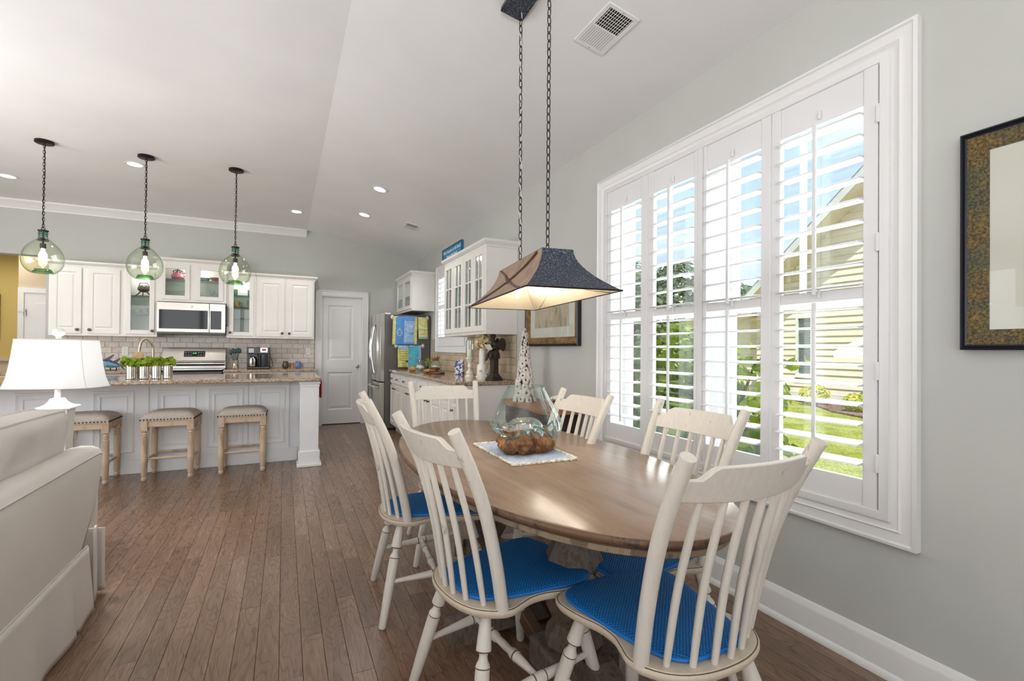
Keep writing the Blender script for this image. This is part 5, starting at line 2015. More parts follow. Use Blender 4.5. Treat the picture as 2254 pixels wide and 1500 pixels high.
A, B_ = .508, 1.062
ell_stack([(A - .012, B_ - .012, .752), (A - .006, B_ - .006, .757), (A - .012, B_ - .012, .760)], top=True, bottom=True).build('tabletop', 'tabletop', tb, smooth=30)
ell_stack([(A - .06, B_ - .06, .7245), (A - .022, B_ - .022, .7245), (A - .014, B_ - .014, .731), (A - .011, B_ - .011, .736), (A - .003, B_ - .003, .738), (A, B_, .743), (A, B_, .7505), (A - .005, B_ - .005, .7565), (A - .011, B_ - .011, .757)]).build('edge_molding', 'table_edge', tb, smooth=50)
ell_stack([(A - .10, B_ - .10, .702), (A - .035, B_ - .035, .702), (A - .03, B_ - .03, .706), (A - .028, B_ - .028, .7245)]).build('apron', 'apron', tb, smooth=40)
MB().box(-.3, .3, -.75, .75, .69, .727).build('underframe', 'apron', tb, smooth=0)
for s_ in (-1, 1):
    y_ = s_ * .42
    b = MB()
    b.lathe([(.10, .14), (.11, .16), (.10, .2), (.075, .23), (.085, .25), (.115, .31), (.125, .38), (.115, .45), (.08, .52), (.065, .56), (.085, .58), (.085, .60), (.12, .64), (.12, .70)], (0, y_, 0), 8)
    b.build('pedestal', 'pedestal', tb, smooth=20)
    MB().box(-.13, .13, y_ - .11, y_ + .11, .045, .15).build('pedestal_block', 'pedestal', tb, bevel=.012)
    for sx_ in ((-1, 1) if s_ < 0 else ()):
        # scroll foot of the middle cross piece reaching out sideways
        prof = [(.0, .03), (.0, .15), (.13, .15), (.2, .135), (.25, .10), (.29, .08), (.335, .072), (.345, .0), (.22, .0), (.2, .02), (.12, .03)]
        b = MB().add([(sx_ * x, w, z) for w in (-.052, .052) for x, z in prof],
                     [tuple(range(11)), tuple(reversed(range(11, 22)))] + [(i, (i + 1) % 11, 11 + (i + 1) % 11, 11 + i) for i in range(11)])
        b.build('foot', 'pedestal', tb, bevel=.006, smooth=0)
    prof = [(.10, .05), (.10, .16), (.17, .165), (.26, .12), (.33, .075), (.36, .06), (.36, .0), (.27, .0), (.25, .03)]
    b = MB().add([(w, y_ + s_ * x, z) for w in (-.05, .05) for x, z in prof],
                 [tuple(range(9)), tuple(reversed(range(9, 18)))] + [(i, (i + 1) % 9, 9 + (i + 1) % 9, 9 + i) for i in range(9)])
    b.build('foot', 'pedestal', tb, bevel=.006, smooth=0)
for x in (-.075, .075):
    pth = smooth_path([(x, -.34, .10), (x * .9, -.2, .115), (x * .85, 0, .175), (x * .9, .2, .115), (x, .34, .10)], 6)
    b = MB()
    vs, fs = [], []
    for q in pth:
        vs += [(q.x - .022, q.y, q.z - .03), (q.x + .022, q.y, q.z - .03), (q.x + .022, q.y, q.z + .03), (q.x - .022, q.y, q.z + .03)]
    for i in range(len(pth) - 1):
        for k in range(4):
            fs.append((i * 4 + k, i * 4 + (k + 1) % 4, (i + 1) * 4 + (k + 1) % 4, (i + 1) * 4 + k))
    b.add(vs, fs)
    b.build('stretcher', 'table_edge', tb, bevel=.004)

# ================================================================== CHAIRS


def sym(half):
    return half + [(-x, y_) for x, y_ in reversed(half) if abs(x) > 1e-6]


seat_out = sym([(0, -.212), (.085, -.203), (.155, -.172), (.2, -.12), (.212, -.075), (.2, -.03), (.188, .015), (.192, .07), (.214, .13), (.228, .18), (.232, .228), (.214, .268), (.155, .290), (0, .300)])
cush_out = sym([(0, -.165), (.08, -.158), (.128, -.122), (.155, -.06), (.172, .01), (.186, .09), (.200, .16), (.200, .222), (.170, .262), (.095, .280), (0, .285)])


def loop_solid(outline, rows, sub=5, dome=()):
    """rows: (inset-scale offset, z); closed bottom and domed top"""
    lp = smooth_loop([(x, y_) for x, y_ in outline], sub)
    n = len(lp)
    c = Vector((0, .03))
    nr = []
    for i in range(n):
        t_ = lp[(i + 1) % n] - lp[i - 1]
        nr.append(Vector((t_.y, -t_.x)).normalized())
    vs = []
    for ins, z in rows:
        for i in range(n):
            q = lp[i] - nr[i] * ins
            vs.append((q.x, q.y, z))
    fs = [tuple(reversed(range(n)))]
    for r in range(len(rows) - 1):
        for i in range(n):
            fs.append((r * n + i, r * n + (i + 1) % n, (r + 1) * n + (i + 1) % n, (r + 1) * n + i))
    if dome:
        base = len(rows)
        for j, (k, z) in enumerate(dome):
            for i in range(n):
                q = lp[i] - nr[i] * rows[-1][0]
                q = c + (q - c) * k
                vs.append((q.x, q.y, z))
            for i in range(n):
                a = (base + j - 1) * n
                fs.append((a + i, a + (i + 1) % n, a + n + (i + 1) % n, a + n + i))
        rows = rows + [(0, 0)] * len(dome)
    fs.append(tuple((len(rows) - 1) * n + i for i in range(n)))
    return MB().add(vs, fs), lp, nr


def make_chair():
    t = thing('dining_chair', 'x', 'chair', group='white spindle-back chairs around the oval table')
    sb, _, _ = loop_solid(seat_out, [(.022, .415), (.006, .419), (0, .428), (.0, .437), (.003, .441), (.006, .4405), (.009, .444)])
    sb.build('seat', 'chair_seat', t, smooth=40)
    # dark worn line around the seat top
    _, lp, nr = loop_solid(seat_out, [(0, 0), (0, 1)])
    MB().tube([(p.x - n_.x * .0055, p.y - n_.y * .0055, .4415) for p, n_ in zip(lp, nr)], .0011, 4, closed=True).build('seat_edge_line', 'groove', t)
    for s_ in (-1, 1):
        pth = smooth_path([(s_ * .190, -.100, .435), (s_ * .197, -.128, .58), (s_ * .205, -.170, .74), (s_ * .214, -.222, .87), (s_ * .224, -.285, .995)], 5)
        n_ = len(pth)
        MB().tube(pth, [.0195 + .001 * math.sin(PI * i / n_) - .0015 * i / n_ for i in range(n_)], 16).build('back_post', 'chair', t, smooth=50)

    def back_y(x, z):
        # bow of the back at height z
        f = (z - .44) / .555
        base = -.100 - .06 * f - .125 * f * f
        w = .19 + .034 * f
        return base - (.085 - .045 * f) * max(0, 1 - (x / w) ** 2)
    # crest rail
    b = MB()
    nx = 40
    ztop = lambda x: .968 - .030 * min(1, max(0, (abs(x) - .150) / .022))
    zbot = lambda x: .876 + .006 * (abs(x) / .2) ** 2
    vs = []
    for i in range(nx + 1):
        x = -.206 + .412 * i / nx
        for z in (zbot(x), ztop(x)):
            yy = back_y(x, z)
            vs += [(x, yy - .010, z), (x, yy + .010, z)]
    fs = [(0, 1, 3, 2), (nx * 4, nx * 4 + 2, nx * 4 + 3, nx * 4 + 1)]
    for i in range(nx):
        a, c = i * 4, (i + 1) * 4
        fs += [(a, a + 2, c + 2, c), (a + 1, c + 1, c + 3, a + 3), (a + 2, a + 3, c + 3, c + 2), (a, c, c + 1, a + 1)]
    b.add(vs, fs)
    b.build('crest_rail', 'chair', t, smooth=50, bevel=.003)
    for k in range(6):
        xb = -.142 + .0568 * k
        xt = xb * 1.08
        p0 = Vector((xb, back_y(xb, .44) + .0, .438))
        p2 = Vector((xt, back_y(xt, .88), .882))
        pm_ = (p0 + p2) / 2 + Vector((0, .012, 0))
        pth = smooth_path([p0, pm_, p2], 5)
        m_ = len(pth)
        MB().tube(pth, [.0085 + .0018 * math.sin(PI * i / (m_ - 1)) for i in range(m_)], 10).build('spindle', 'chair', t, smooth=60)
    turn = [(0, .013), (.02, .0165), (.38, .0215), (.60, .0225), (.642, .0222, 1), (.65, .0225), (.665, .0205), (.69, .0145), (.715, .0125), (.735, .0145), (.74, .0225, 1), (.748, .0235), (.76, .0235), (.90, .0185), (1.0, .0145)]
    legs = []
    for (sx_, front) in ((-1, 0), (1, 0), (-1, 1), (1, 1)):
        top = (sx_ * (.155 if front else .135), .195 if front else -.125, .425)
        ft = (sx_ * (.255 if front else .235), .275 if front else -.215, 0)
        MB().rod(ft, top, turn, 16).build('leg', ['chair', 'groove'], t, smooth=50)
        legs.append((Vector(ft), Vector(top)))
    sprof = [(0, .0095), (.1, .010), (.44, .0165), (.45, .0172, 1), (.46, .0178), (.54, .0178), (.55, .0172, 1), (.56, .0165), (.9, .010), (1, .0095)]
    mids = []
    for s_ in (0, 1):
        rear, front = legs[s_], legs[s_ + 2]
        p0 = rear[0].lerp(rear[1], .42)
        p1 = front[0].lerp(front[1], .48)
        MB().rod(p0, p1, sprof, 14).build('stretcher', ['chair', 'groove'], t, smooth=50)
        mids.append((p0 + p1) / 2)
    MB().rod(mids[0], mids[1], [(0, .0095), (.12, .0115), (.30, .0165), (.31, .0185, 1), (.325, .0185), (.38, .0165), (.40, .0125), (.5, .0135), (.60, .0125), (.62, .0165), (.675, .0185, 1), (.69, .0185), (.70, .0165), (.88, .0115), (1, .0095)], 14).build('stretcher', ['chair', 'groove'], t, smooth=50)
    return t


def make_cushion():
    t = thing('seat_cushion', 'x', 'cushion', group='blue woven cushions on the dining chairs')
    cb, lp, nr = loop_solid(cush_out, [(.010, .0), (.002, .003), (.0, .008), (.004, .013), (.012, .0165)], dome=[(.85, .0185), (.6, .0205), (.3, .0215), (.08, .0215)])
    cb.build('pad', 'cushion', t, smooth=80)
    MB().tube([(p.x, p.y, .006) for p in lp], .0052, 8, closed=True).build('piping', 'piping', t)
    return t


CH = [((1.000, 1.035), 0, 'white spindle-back chair at the near end of the table, closest to the window wall corner', 1),
      ((.672, 1.505), -82, 'white spindle-back chair nearest the camera on the floor side of the table', 1),
      ((.630, 2.330), -95, 'white spindle-back chair farther away on the floor side of the table', 1),
      ((.960, 2.880), 173.3, 'white spindle-back chair at the far end of the table before the cabinets', 0),
      ((1.195, 2.160), 90, 'white spindle-back chair farther away on the window side, before the dark side table', 0),
      ((1.285, 1.460), 90, 'white spindle-back chair on the window side directly before the shutters', 1)]
CL = ['blue woven cushion on the chair at the near end of the table', 'blue woven cushion on the nearest chair on the floor side', 'blue woven cushion on the farther chair on the floor side', '', '',
      'blue woven cushion mostly hidden under the table edge on the window side']
c0 = make_chair()
k0 = make_cushion()
for i, ((x, y_), dg, lb, cu) in enumerate(CH):
    if i == 0:
        c0.location = (x, y_, 0)
        c0.rotation_euler = (0, 0, R(dg))
        c0['label'] = lb
    else:
        dup(c0, (x, y_, 0), R(dg), lb)
    if cu:
        if i == 0:
            k0.location = (x, y_, .4445)
            k0.rotation_euler = (0, 0, R(dg))
            k0['label'] = CL[0]
        else:
            dup(k0, (x, y_, .4445), R(dg), CL[i])

# ================================================================== CENTREPIECE
MAT['matweave'] = pm('placemat_weave', (176, 186, 206), .95, .12, 90, .6, 260)
MAT['fringe'] = pm('natural_fringe', (224, 210, 190), .95, .2, 60, .8, 200)
t = thing('placemat', 'blue grey woven placemat with frayed natural edge', 'placemat', (.972, 1.915, .7605), R(-1))
MB().grid(lambda u, v: ((u - .5) * .29, (v - .5) * .45, .0045 + .0008 * math.sin(u * 70) * math.sin(v * 110)), 40, 60).build('weave', 'matweave', t)
b = MB()
rg = random.Random(8)
hx, hy = .148, .228
per = [(-hx, -hy), (hx, -hy), (hx, hy), (-hx, hy)]
for k in range(4):
    p, q = Vector(per[k]), Vector(per[(k + 1) % 4])
    n_ = int((q - p).length / .006)
    pts = []
    for j in range(n_ + 1):
        w = p.lerp(q, j / n_)
        pts.append((w.x + rg.uniform(-.002, .002), w.y + rg.uniform(-.002, .002), .005 + rg.uniform(-.0008, .001)))
    b.tube(pts, [.0052 + rg.uniform(-.0012, .0014) for _ in pts], 7)
    d = (q - p).normalized()
    nn_ = Vector((d.y, -d.x))
    for j in range(90):
        w = p.lerp(q, rg.random())
        e_ = w + nn_ * rg.uniform(.004, .011) + d * rg.uniform(-.006, .006)
        b.tube([(w.x, w.y, .006), (e_.x, e_.y, .001)], .0008, 3)
b.build('frayed_border', 'fringe', t)


def root_mat():
    t = NT('gnarled_root_wood')
    v = t.coord((1, 1, .45))
    n1 = t.noise(v, 22, 6, .65, 1.2)
    n2 = t.noise(t.coord((1, 1, .3)), 70, 4, .6, .8)
    c = t.ramp(n1, [(.32, (50, 30, 16)), (.46, (128, 84, 46)), (.6, (172, 120, 70)), (.8, (204, 160, 110))])
    c = t.mix(.5, c, t.ramp(n2, [(.35, (150, 120, 100)), (.6, (255, 255, 255))]), 'MULTIPLY')
    t.set(color=c, rough=.42, spec=.5)
    t.bump(n1, 1.0, .012)
    return t.m


CX, CY = .985, 1.905
t = thing('root_sculpture', 'gnarled brown root wood base of the glass vase on the placemat', 'sculpture', (CX, CY, .7665))


def root_fn(u, v):
    a = 2 * PI * u
    z = v
    lob = [(0.2, .020), (1.25, .026), (2.3, .018), (3.2, .024), (4.25, .030), (5.4, .022)]
    r = .098
    for c_, am in lob:
        d = math.atan2(math.sin(a - c_), math.cos(a - c_))
        r += am * math.exp(-(d / .33) ** 2) * (1.15 - .8 * z)
        r -= .028 * math.exp(-(math.atan2(math.sin(a - c_ - .52), math.cos(a - c_ - .52)) / .13) ** 2)
    nz = noise.noise(Vector((math.cos(a) * 2.2, math.sin(a) * 2.2, z * 2.2 + 4))) * .022 + noise.noise(Vector((math.cos(a) * 6, math.sin(a) * 6, z * 5))) * .012 + noise.noise(Vector((math.cos(a) * 11, math.sin(a) * 11, z * 2.5 + 9))) * .012
    bulge = math.sin(min(1, z * 1.25) * PI * .62 + .38)
    r = (r + nz) * (.50 + .62 * bulge * (1 - .20 * z))
    if v >= .999:
        r = .0
    return (r * math.cos(a) * 1.10, r * math.sin(a) * .95, .104 * z ** .9 + .006 * math.sin(5 * a) * z)


MB().grid(root_fn, 110, 26, closed_u=True).build('burl', root_mat(), t, smooth=70)
rg = random.Random(21)
for (x0, y0, x1, y1, r_) in ((-.05, -.06, -.10, -.04, .034), (.03, -.075, .085, -.055, .030), (.09, .02, .115, -.01, .034)):
    b = MB().tube(smooth_path([(x0 * .4, y0 * .4, .085), (x0, y0, .06), (x1, y1, .028)], 5), [.018 + (r_ - .018) * (i / 10) for i in range(11)], 12)
    b.ball((x1, y1, .028), r_ * .95, 12, 8, sz=.9)
    b.build('knot', bpy.data.materials['gnarled_root_wood'], t, smooth=80)
t = thing('glass_vase', 'clear blown glass vase slumped over the root wood', 'vase', (CX, CY, .7665))


def vase_fn(u, v):
    a = 2 * PI * u
    # v: 0 rim top -> 1 folded hem
    key = [(0, .083, .290), (.12, .093, .270), (.3, .115, .228), (.5, .140, .182), (.68, .159, .144), (.80, .166, .116), (.88, .163, .097), (.94, .150, .088), (1.0, .130, .100)]
    for i in range(len(key) - 1):
        if key[i][0] <= v <= key[i + 1][0] + 1e-9:
            f = (v - key[i][0]) / (key[i + 1][0] - key[i][0])
            r = key[i][1] + (key[i + 1][1] - key[i][1]) * f
            z = key[i][2] + (key[i + 1][2] - key[i][2]) * f
            break
    w = max(0, (v - .55) / .45)
    r *= 1 + .05 * w * math.sin(4 * a + .6) + .012 * math.sin(3 * a + 5 * v)
    z += .026 * w * w * math.sin(4 * a + 2.2) + .004 * math.sin(2 * a) * (1 - v)
    return (r * math.cos(a), r * math.sin(a) * .96, z)


o = MB().grid(vase_fn, 88, 40, closed_u=True).build('bell', 'clearglass', t, smooth=80)
MB().tube([vase_fn(k / 60, 0) for k in range(60)], .0028, 6, closed=True).build('rim', 'clearglass', t)
MAT['aquaglass'] = glassy('aqua_glass_hem', (190, 228, 224), (70, 140, 140), edge_pow=1.0, base=.10)
MB().tube([vase_fn(k / 72, 1.0) for k in range(72)], .0046, 8, closed=True).build('hem', 'aquaglass', t)


def inner_fn(u, v):
    a = 2 * PI * u
    r = .001 + .090 * math.sin(v * PI / 2)
    z = .080 + .062 * math.cos(v * PI / 2) * (1 + .12 * math.sin(3 * a + 1))
    r *= 1 + .10 * math.sin(3 * a) + .05 * math.sin(7 * a + v * 4)
    z += .010 * math.sin(5 * a + 6 * v) * v
    return (r * math.cos(a), r * math.sin(a), z)


MB().grid(inner_fn, 66, 18, closed_u=True).build('slumped_bottom', glassy('amber_slumped_glass', (232, 222, 196), (120, 160, 165), edge_pow=1.4, base=.28, mixmax=.7), t, smooth=80)

# ================================================================== CHANDELIER


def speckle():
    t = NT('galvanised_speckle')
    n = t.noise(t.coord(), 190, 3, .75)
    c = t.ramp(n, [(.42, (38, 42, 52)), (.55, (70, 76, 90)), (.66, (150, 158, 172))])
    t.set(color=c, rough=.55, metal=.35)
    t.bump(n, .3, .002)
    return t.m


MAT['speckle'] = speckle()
MAT['warmlit_metal'] = pm('warmlit_metal_shade', (166, 140, 118), .42, .12, 14, .15, 160, metal=.35)  # same metal as the ends; the tan tone paints in warm light
MAT['cream'] = pm('cream_enamel', (246, 232, 204), .6, .02, 6)
ch = thing('chandelier', 'long flared metal shade hanging on two chains over the table', 'chandelier', (1.02, 1.928, 0), R(-8))
Z0, Z1 = 1.446, 1.622
BXh, BYh, TXh, TYh = .192, .474, .067, .305
SZ = 10


def shade_ring(k, off=0.0):
    f = k / SZ
    g = (1 - f) ** 1.75
    hx_ = TXh + (BXh - TXh) * g - off
    hy_ = TYh + (BYh - TYh) * g - off
    z = Z0 + (Z1 - Z0) * (f if not off else min(f, .985))
    return hx_, hy_, z


def shade_panel(ax, s_, off, inward):
    vs, fs = [], []
    for k in range(SZ + 1):
        hx_, hy_, z = shade_ring(k, off)
        if ax == 'x':
            vs += [(s_ * hx_, -hy_, z), (s_ * hx_, hy_, z)]
        else:
            vs += [(-hx_, s_ * hy_, z), (hx_, s_ * hy_, z)]
    for k in range(SZ):
        q = (k * 2, k * 2 + 1, k * 2 + 3, k * 2 + 2)
        flip = (ax == 'x') == (s_ > 0)
        if ax == 'y':
            flip = s_ < 0
        if inward:
            flip = not flip
        fs.append(q if flip else tuple(reversed(q)))
    return MB().add(vs, fs)


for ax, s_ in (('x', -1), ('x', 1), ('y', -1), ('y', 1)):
    p = shade_panel(ax, s_, 0, False).build('shade_panel', 'warmlit_metal' if ax == 'x' else 'speckle', ch, smooth=60)  # tan sides and darker ends carry light and shade in their colour
    shade_panel(ax, s_, .0025, True).build('shade_lining', 'cream', p, smooth=60)
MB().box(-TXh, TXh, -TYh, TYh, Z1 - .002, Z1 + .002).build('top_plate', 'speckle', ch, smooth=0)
# rolled rim
b = MB()
for (p0, p1) in (((-BXh, -BYh), (BXh, -BYh)), ((BXh, -BYh), (BXh, BYh)), ((BXh, BYh), (-BXh, BYh)), ((-BXh, BYh), (-BXh, -BYh))):
    b.tube([(p0[0], p0[1], Z0), (p1[0], p1[1], Z0)], .0032, 6)
b.build('rim', 'bronze', ch)
# crossed straps with knots on the long sides
for s_ in (-1, 1):
    b = MB()
    for d in (-1, 1):
        pts = []
        for k in range(21):
            f = k / 20
            hx_, hy_, z = shade_ring(f * SZ * .94 + .25)
            yy = d * (-.84 + 1.68 * f) * hy_
            pts.append((s_ * (hx_ + .004), yy, z))
        b.tube(pts, .0048, 7)
    hx_, hy_, z = shade_ring(SZ * .5)
    b.tube([(s_ * (hx_ + .012), -.018, z - .02), (s_ * (hx_ + .014), 0, z), (s_ * (hx_ + .012), .02, z + .022)], .006, 7)
    b.build('strap', pm('dark_strap', (96, 74, 60), .5, .1, 20, metal=.3), ch)
for k in range(3):
    yy = -.20 + .20 * k
    MB().rod((0, yy, Z1 - .01), (0, yy, Z1 - .055), [(0, .016), (1, .014)], 14).build('socket', 'bronze', ch)
    MB().lathe([(.012, Z1 - .055), (.022, Z1 - .075), (.016, Z1 - .11), (.004, Z1 - .145), (.001, Z1 - .147)], (0, yy, 0), 16).build('bulb', 'candlebulb', ch)
    Mr = ch.matrix_basis
    a = R(-7)
    light('chandelier_bulb_light', 'POINT', (1.02 - math.sin(a) * yy, 1.928 + math.cos(a) * yy, Z1 - .09), 15, (1, .91, .78), shadow_soft_size=.025)
# canopy on the sloped ceiling
cz = ceil_z(1.02)
Mc = Matrix.Translation((0, 0, cz)) @ Matrix.Rotation(R(7), 4, 'Z') @ Matrix.Rotation(math.atan(SLOPE), 4, 'Y')
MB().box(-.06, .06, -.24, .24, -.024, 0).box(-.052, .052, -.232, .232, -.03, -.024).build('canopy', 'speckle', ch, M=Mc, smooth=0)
link = None
for (yb, yt) in ((-.195, -.195), (.165, .185)):
    n_ = 37
    topz, botz = cz - .03, Z1 + .006
    pitch = (topz - botz) / n_
    rl = pitch / 2 + .0042
    for k in range(n_):
        if link is None:
            pts = [(.0085 * math.cos(2 * PI * j / 14), 0, rl * math.sin(2 * PI * j / 14)) for j in range(14)]
            o = MB().tube(pts, .0021, 6, closed=True).build('chain_link', 'bronze', ch, smooth=80)
            link = o
        else:
            o = link.copy()
            col.objects.link(o)
            o.parent = ch
        f = (k + .5) / n_
        o.location = (0, yb + (yt - yb) * f, botz + (topz - botz) * f)
        o.rotation_euler = (0, 0, PI / 2 * (k % 2) + R(22))
    if yt > 0:
        pts = []
        for k in range(60):
            f = k / 59
            pts.append((.006 * math.sin(k * .9), yb + (yt - yb) * f + .006 * math.cos(k * .9), botz + (topz - botz) * f))
        MB().tube(pts, .0022, 5).build('cord', pm('silver_cord', (206, 204, 196), .5, .05, 10), ch)

# ================================================================== SIDE TABLE, OYSTER TREE, WALL ART
MAT['slab'] = pm('live_edge_wood', (150, 100, 60), .4, .25, 9, stretch=(6, 1, 1))
MAT['darkwood'] = pm('dark_side_table', (52, 34, 26), .5, .2, 10, stretch=(1, 1, 8))
t = thing('side_table', 'dark wood side table with a live edge top under the framed art', 'table', (1.88, 3.42, 0))
b = MB()
out_ = smooth_loop([(-.16, -.42), (.16, -.43), (.165, 0), (.16, .43), (-.13, .42), (-.17, .2), (-.14, -.05), (-.175, -.25)], 5)
b.prism([(p.x, p.y) for p in out_], .745, .785)
b.build('top', 'slab', t, bevel=.006)
MB().box(-.12, .14, -.38, .38, .60, .742).build('apron', 'darkwood', t, bevel=.004)
for sx_ in (-1, 1):
    for sy_ in (-1, 1):
        MB().tube(smooth_path([(sx_ * .105 + .01, sy_ * .35, .60), (sx_ * .12 + .01, sy_ * .37, .4), (sx_ * .10 + .01, sy_ * .35, .15), (sx_ * .115 + .01, sy_ * .37, 0)], 4), [.028] * 13, 8).build('leg', 'darkwood', t)
MB().box(-.11, .13, -.36, .36, .18, .20).build('shelf', 'darkwood', t, bevel=.003)
t = thing('shell_box', 'small wooden box of white shells on the side table', 'box', (1.85, 3.09, .786))
MB().box(-.06, .06, -.07, .07, 0, .012).box(-.06, -.052, -.07, .07, .012, .05).box(.052, .06, -.07, .07, .012, .05).box(-.052, .052, -.07, -.062, .012, .05).box(-.052, .052, .062, .07, .012, .05).build('box', 'slab', t, smooth=0)
rg = random.Random(6)
for k in range(9):
    MB().lathe([(.001, 0), (.02, .006), (.026, .018), (.02, .024), (.001, .012)], n=10, M=Matrix.Rotation(rg.uniform(-1, 1), 4, 'X')).build('shell', 'white_ceramic', t, loc=(rg.uniform(-.035, .035), rg.uniform(-.05, .05), .045 + rg.uniform(0, .022)))
t = thing('oyster_shell_tree', 'white oyster shell cone tree on the side table before the wall art', 'decoration', (1.845, 3.60, .786))
MB().lathe([(.075, 0), (.02, .57), (.001, .60)], n=20).build('cone', 'darkwood', t)
rg = random.Random(14)
MAT['oyster'] = pm('oyster_shell', (226, 216, 208), .5, .10, 50, .4, 60)
smesh = None
z = .02
while z < .585:
    f = z / .6
    rc = .070 * (1 - f) + .006
    sr = .041 * (1 - .55 * f)
    cnt = max(3, int(2 * PI * rc / (sr * 1.45)))
    for k in range(cnt):
        a = 2 * PI * k / cnt + rg.uniform(-.15, .15) + z * 13
        zz = z + rg.uniform(-.008, .008)
        if smesh is None:
            b = MB().lathe([(.26, .42), (.45, .52), (.8, .40), (1.0, .08), (.9, -.1), (.5, .0), (.26, .05), (.26, .42)], n=12, cap=False, sy=1.15)
            o = b.build('oyster_shell', 'oyster', t, smooth=60)
            smesh = o
        else:
            o = smesh.copy()
            col.objects.link(o)
            o.parent = t
        s_ = sr * rg.uniform(.7, 1.15)
        o.scale = (s_, s_ * rg.uniform(.9, 1.3), s_)
        o.location = ((rc + .004) * math.cos(a), (rc + .004) * math.sin(a), zz)
        nrm = Vector((math.cos(a), math.sin(a), .25 + rg.uniform(-.25, .25)))
        o.rotation_euler = nrm.to_track_quat('Z', 'Y').to_euler()
    z += sr * 1.35
o = smesh.copy()
col.objects.link(o)
o.parent = t
o.scale = (.012, .012, .02)
o.location = (0, 0, .605)
o.rotation_euler = (R(90), 0, 0)

MAT['gold'] = pm('bronze_gold_frame', (128, 98, 58), .38, .28, 24, metal=.45)
MAT['mat_board'] = pm('cream_mat_board', (228, 224, 214), .8, .01, 4)


def picture(name, label, y0, y1, z0, z1, fw_, lip, matw, art):
    t = thing(name, label, 'picture', (WX, (y0 + y1) / 2, (z0 + z1) / 2))
    hy, hz = (y1 - y0) / 2, (z1 - z0) / 2

    def ring(prof, nm, mt):
        rings = []
        for ins, pr in prof:
            rings.append([(-pr, -hy + ins, -hz + ins), (-pr, hy - ins, -hz + ins), (-pr, hy - ins, hz - ins), (-pr, -hy + ins, hz - ins)])
        vs = [q for r in rings for q in r]
        fs = []
        for k in range(len(rings) - 1):
            for i in range(4):
                fs.append((k * 4 + i, (k + 1) * 4 + i, (k + 1) * 4 + (i + 1) % 4, k * 4 + (i + 1) % 4))
        return MB().add(vs, fs).build(nm, mt, t, smooth=30)
    ring([(0, .0), (0, .034), (lip * .3, .037), (lip * .5, .030), (lip * .75, .034), (lip, .030)], 'outer_frame', 'framenavy')
    ring([(lip, .030), (lip + .004, .031), (fw_ * .7, .024), (fw_ - .006, .014), (fw_, .012), (fw_, .004)], 'inner_frame', art[1])
    MB().box(-.010, -.004, -hy + fw_, hy - fw_, -hz + fw_, hz - fw_).build('mat_board', 'mat_board', t, smooth=0)
    if matw:
        i = fw_ + matw
        MB().box(-.012, -.0101, -hy + i, hy - i, -hz + i, hz - i).build('print', art[0], t, smooth=0)
    MB().box(-.0150, -.0140, -hy + fw_, hy - fw_, -hz + fw_, hz - fw_).build('glazing', 'artglass', t, smooth=0)
    return t


MAT['framenavy'] = pm('navy_black_lip', (30, 32, 42), .35, .1, 10)


def art_mat():
    t = NT('muted_coastal_print')
    n = t.noise(t.coord((1, 3.2, 1)), 3.4, 6, .6, .8)
    c = t.ramp(n, [(.3, (96, 116, 92)), (.45, (196, 178, 152)), (.58, (206, 190, 168)), (.66, (140, 104, 66)), (.8, (170, 190, 176))])
    t.set(color=c, rough=.7)
    return t.m


def gold_green():
    t = NT('green_gold_frame')
    n = t.noise(t.coord((1, 1, 1.0)), 130, 3, .7)
    m_ = t.noise(t.coord((1, 1, 3.0)), 4, 3, .6)
    c = t.ramp(n, [(.35, (48, 42, 28)), (.5, (98, 80, 42)), (.66, (140, 112, 56))])
    c = t.mix(t.ramp(m_, [(.42, (0, 0, 0)), (.6, (255, 255, 255))]), c, t.ramp(n, [(.4, (44, 52, 48)), (.62, (96, 92, 58))]))
    t.set(color=c, rough=.5, metal=.3, spec=.4)
    return t.m


MAT['goldgreen'] = gold_green()
picture('framed_art', 'bronze framed coastal print between the kitchen cabinets and the shuttered window', 3.07, 3.96, 1.254, 1.80, .075, .022, .085, (art_mat(), 'gold'))
pt = picture('framed_mirror', 'wide green-gold framed picture with a plain pale centre at the right edge', -.35, .784, 1.231, 1.944, .066, .017, 0, (None, 'goldgreen'))

# ================================================================== SOFA
sf = thing('sofa', 'off-white slipcovered sofa seen from behind at the left', 'sofa', (-1.25, 1.9, 0))
OX, OY = 1.25, -1.9
SY0, SY1 = .75, 3.0
ZT = .742


def sofa_part(mb, name, smooth=60, **kw):
    mb.v = [(x + OX, y_ + OY, z) for x, y_, z in mb.v]
    return mb.build(name, 'sofa', sf, smooth=smooth, **kw)


# outside back: rounded slab
prof = [(-.95, .20), (-.790, .20), (-.786, .34), (-.784, .50), (-.788, .64), (-.796, .70), (-.812, .730), (-.84, ZT), (-.88, .744), (-.915, .736), (-.94, .70), (-.95, .5)]
n_ = len(prof)
b = MB()
rows = []
for (yy, sh) in ((SY0, 0), (SY0 + .02, 0), (SY1 - .08, 0), (SY1 - .03, .008), (SY1 - .008, .02), (SY1, .04)):
    rows.append([(min(x + 0, -.87 + (x + .87) * (1 - sh * 2.2)) if x > -.87 else x, yy, z if z < .6 else .6 + (z - .6) * (1 - sh * 2.5)) for x, z in prof])
vs = [q for r in rows for q in r]
fs = [tuple(reversed(range(n_))), tuple((len(rows) - 1) * n_ + i for i in range(n_))]
for k in range(len(rows) - 1):
    for i in range(n_):
        fs.append((k * n_ + i, k * n_ + (i + 1) % n_, (k + 1) * n_ + (i + 1) % n_, (k + 1) * n_ + i))


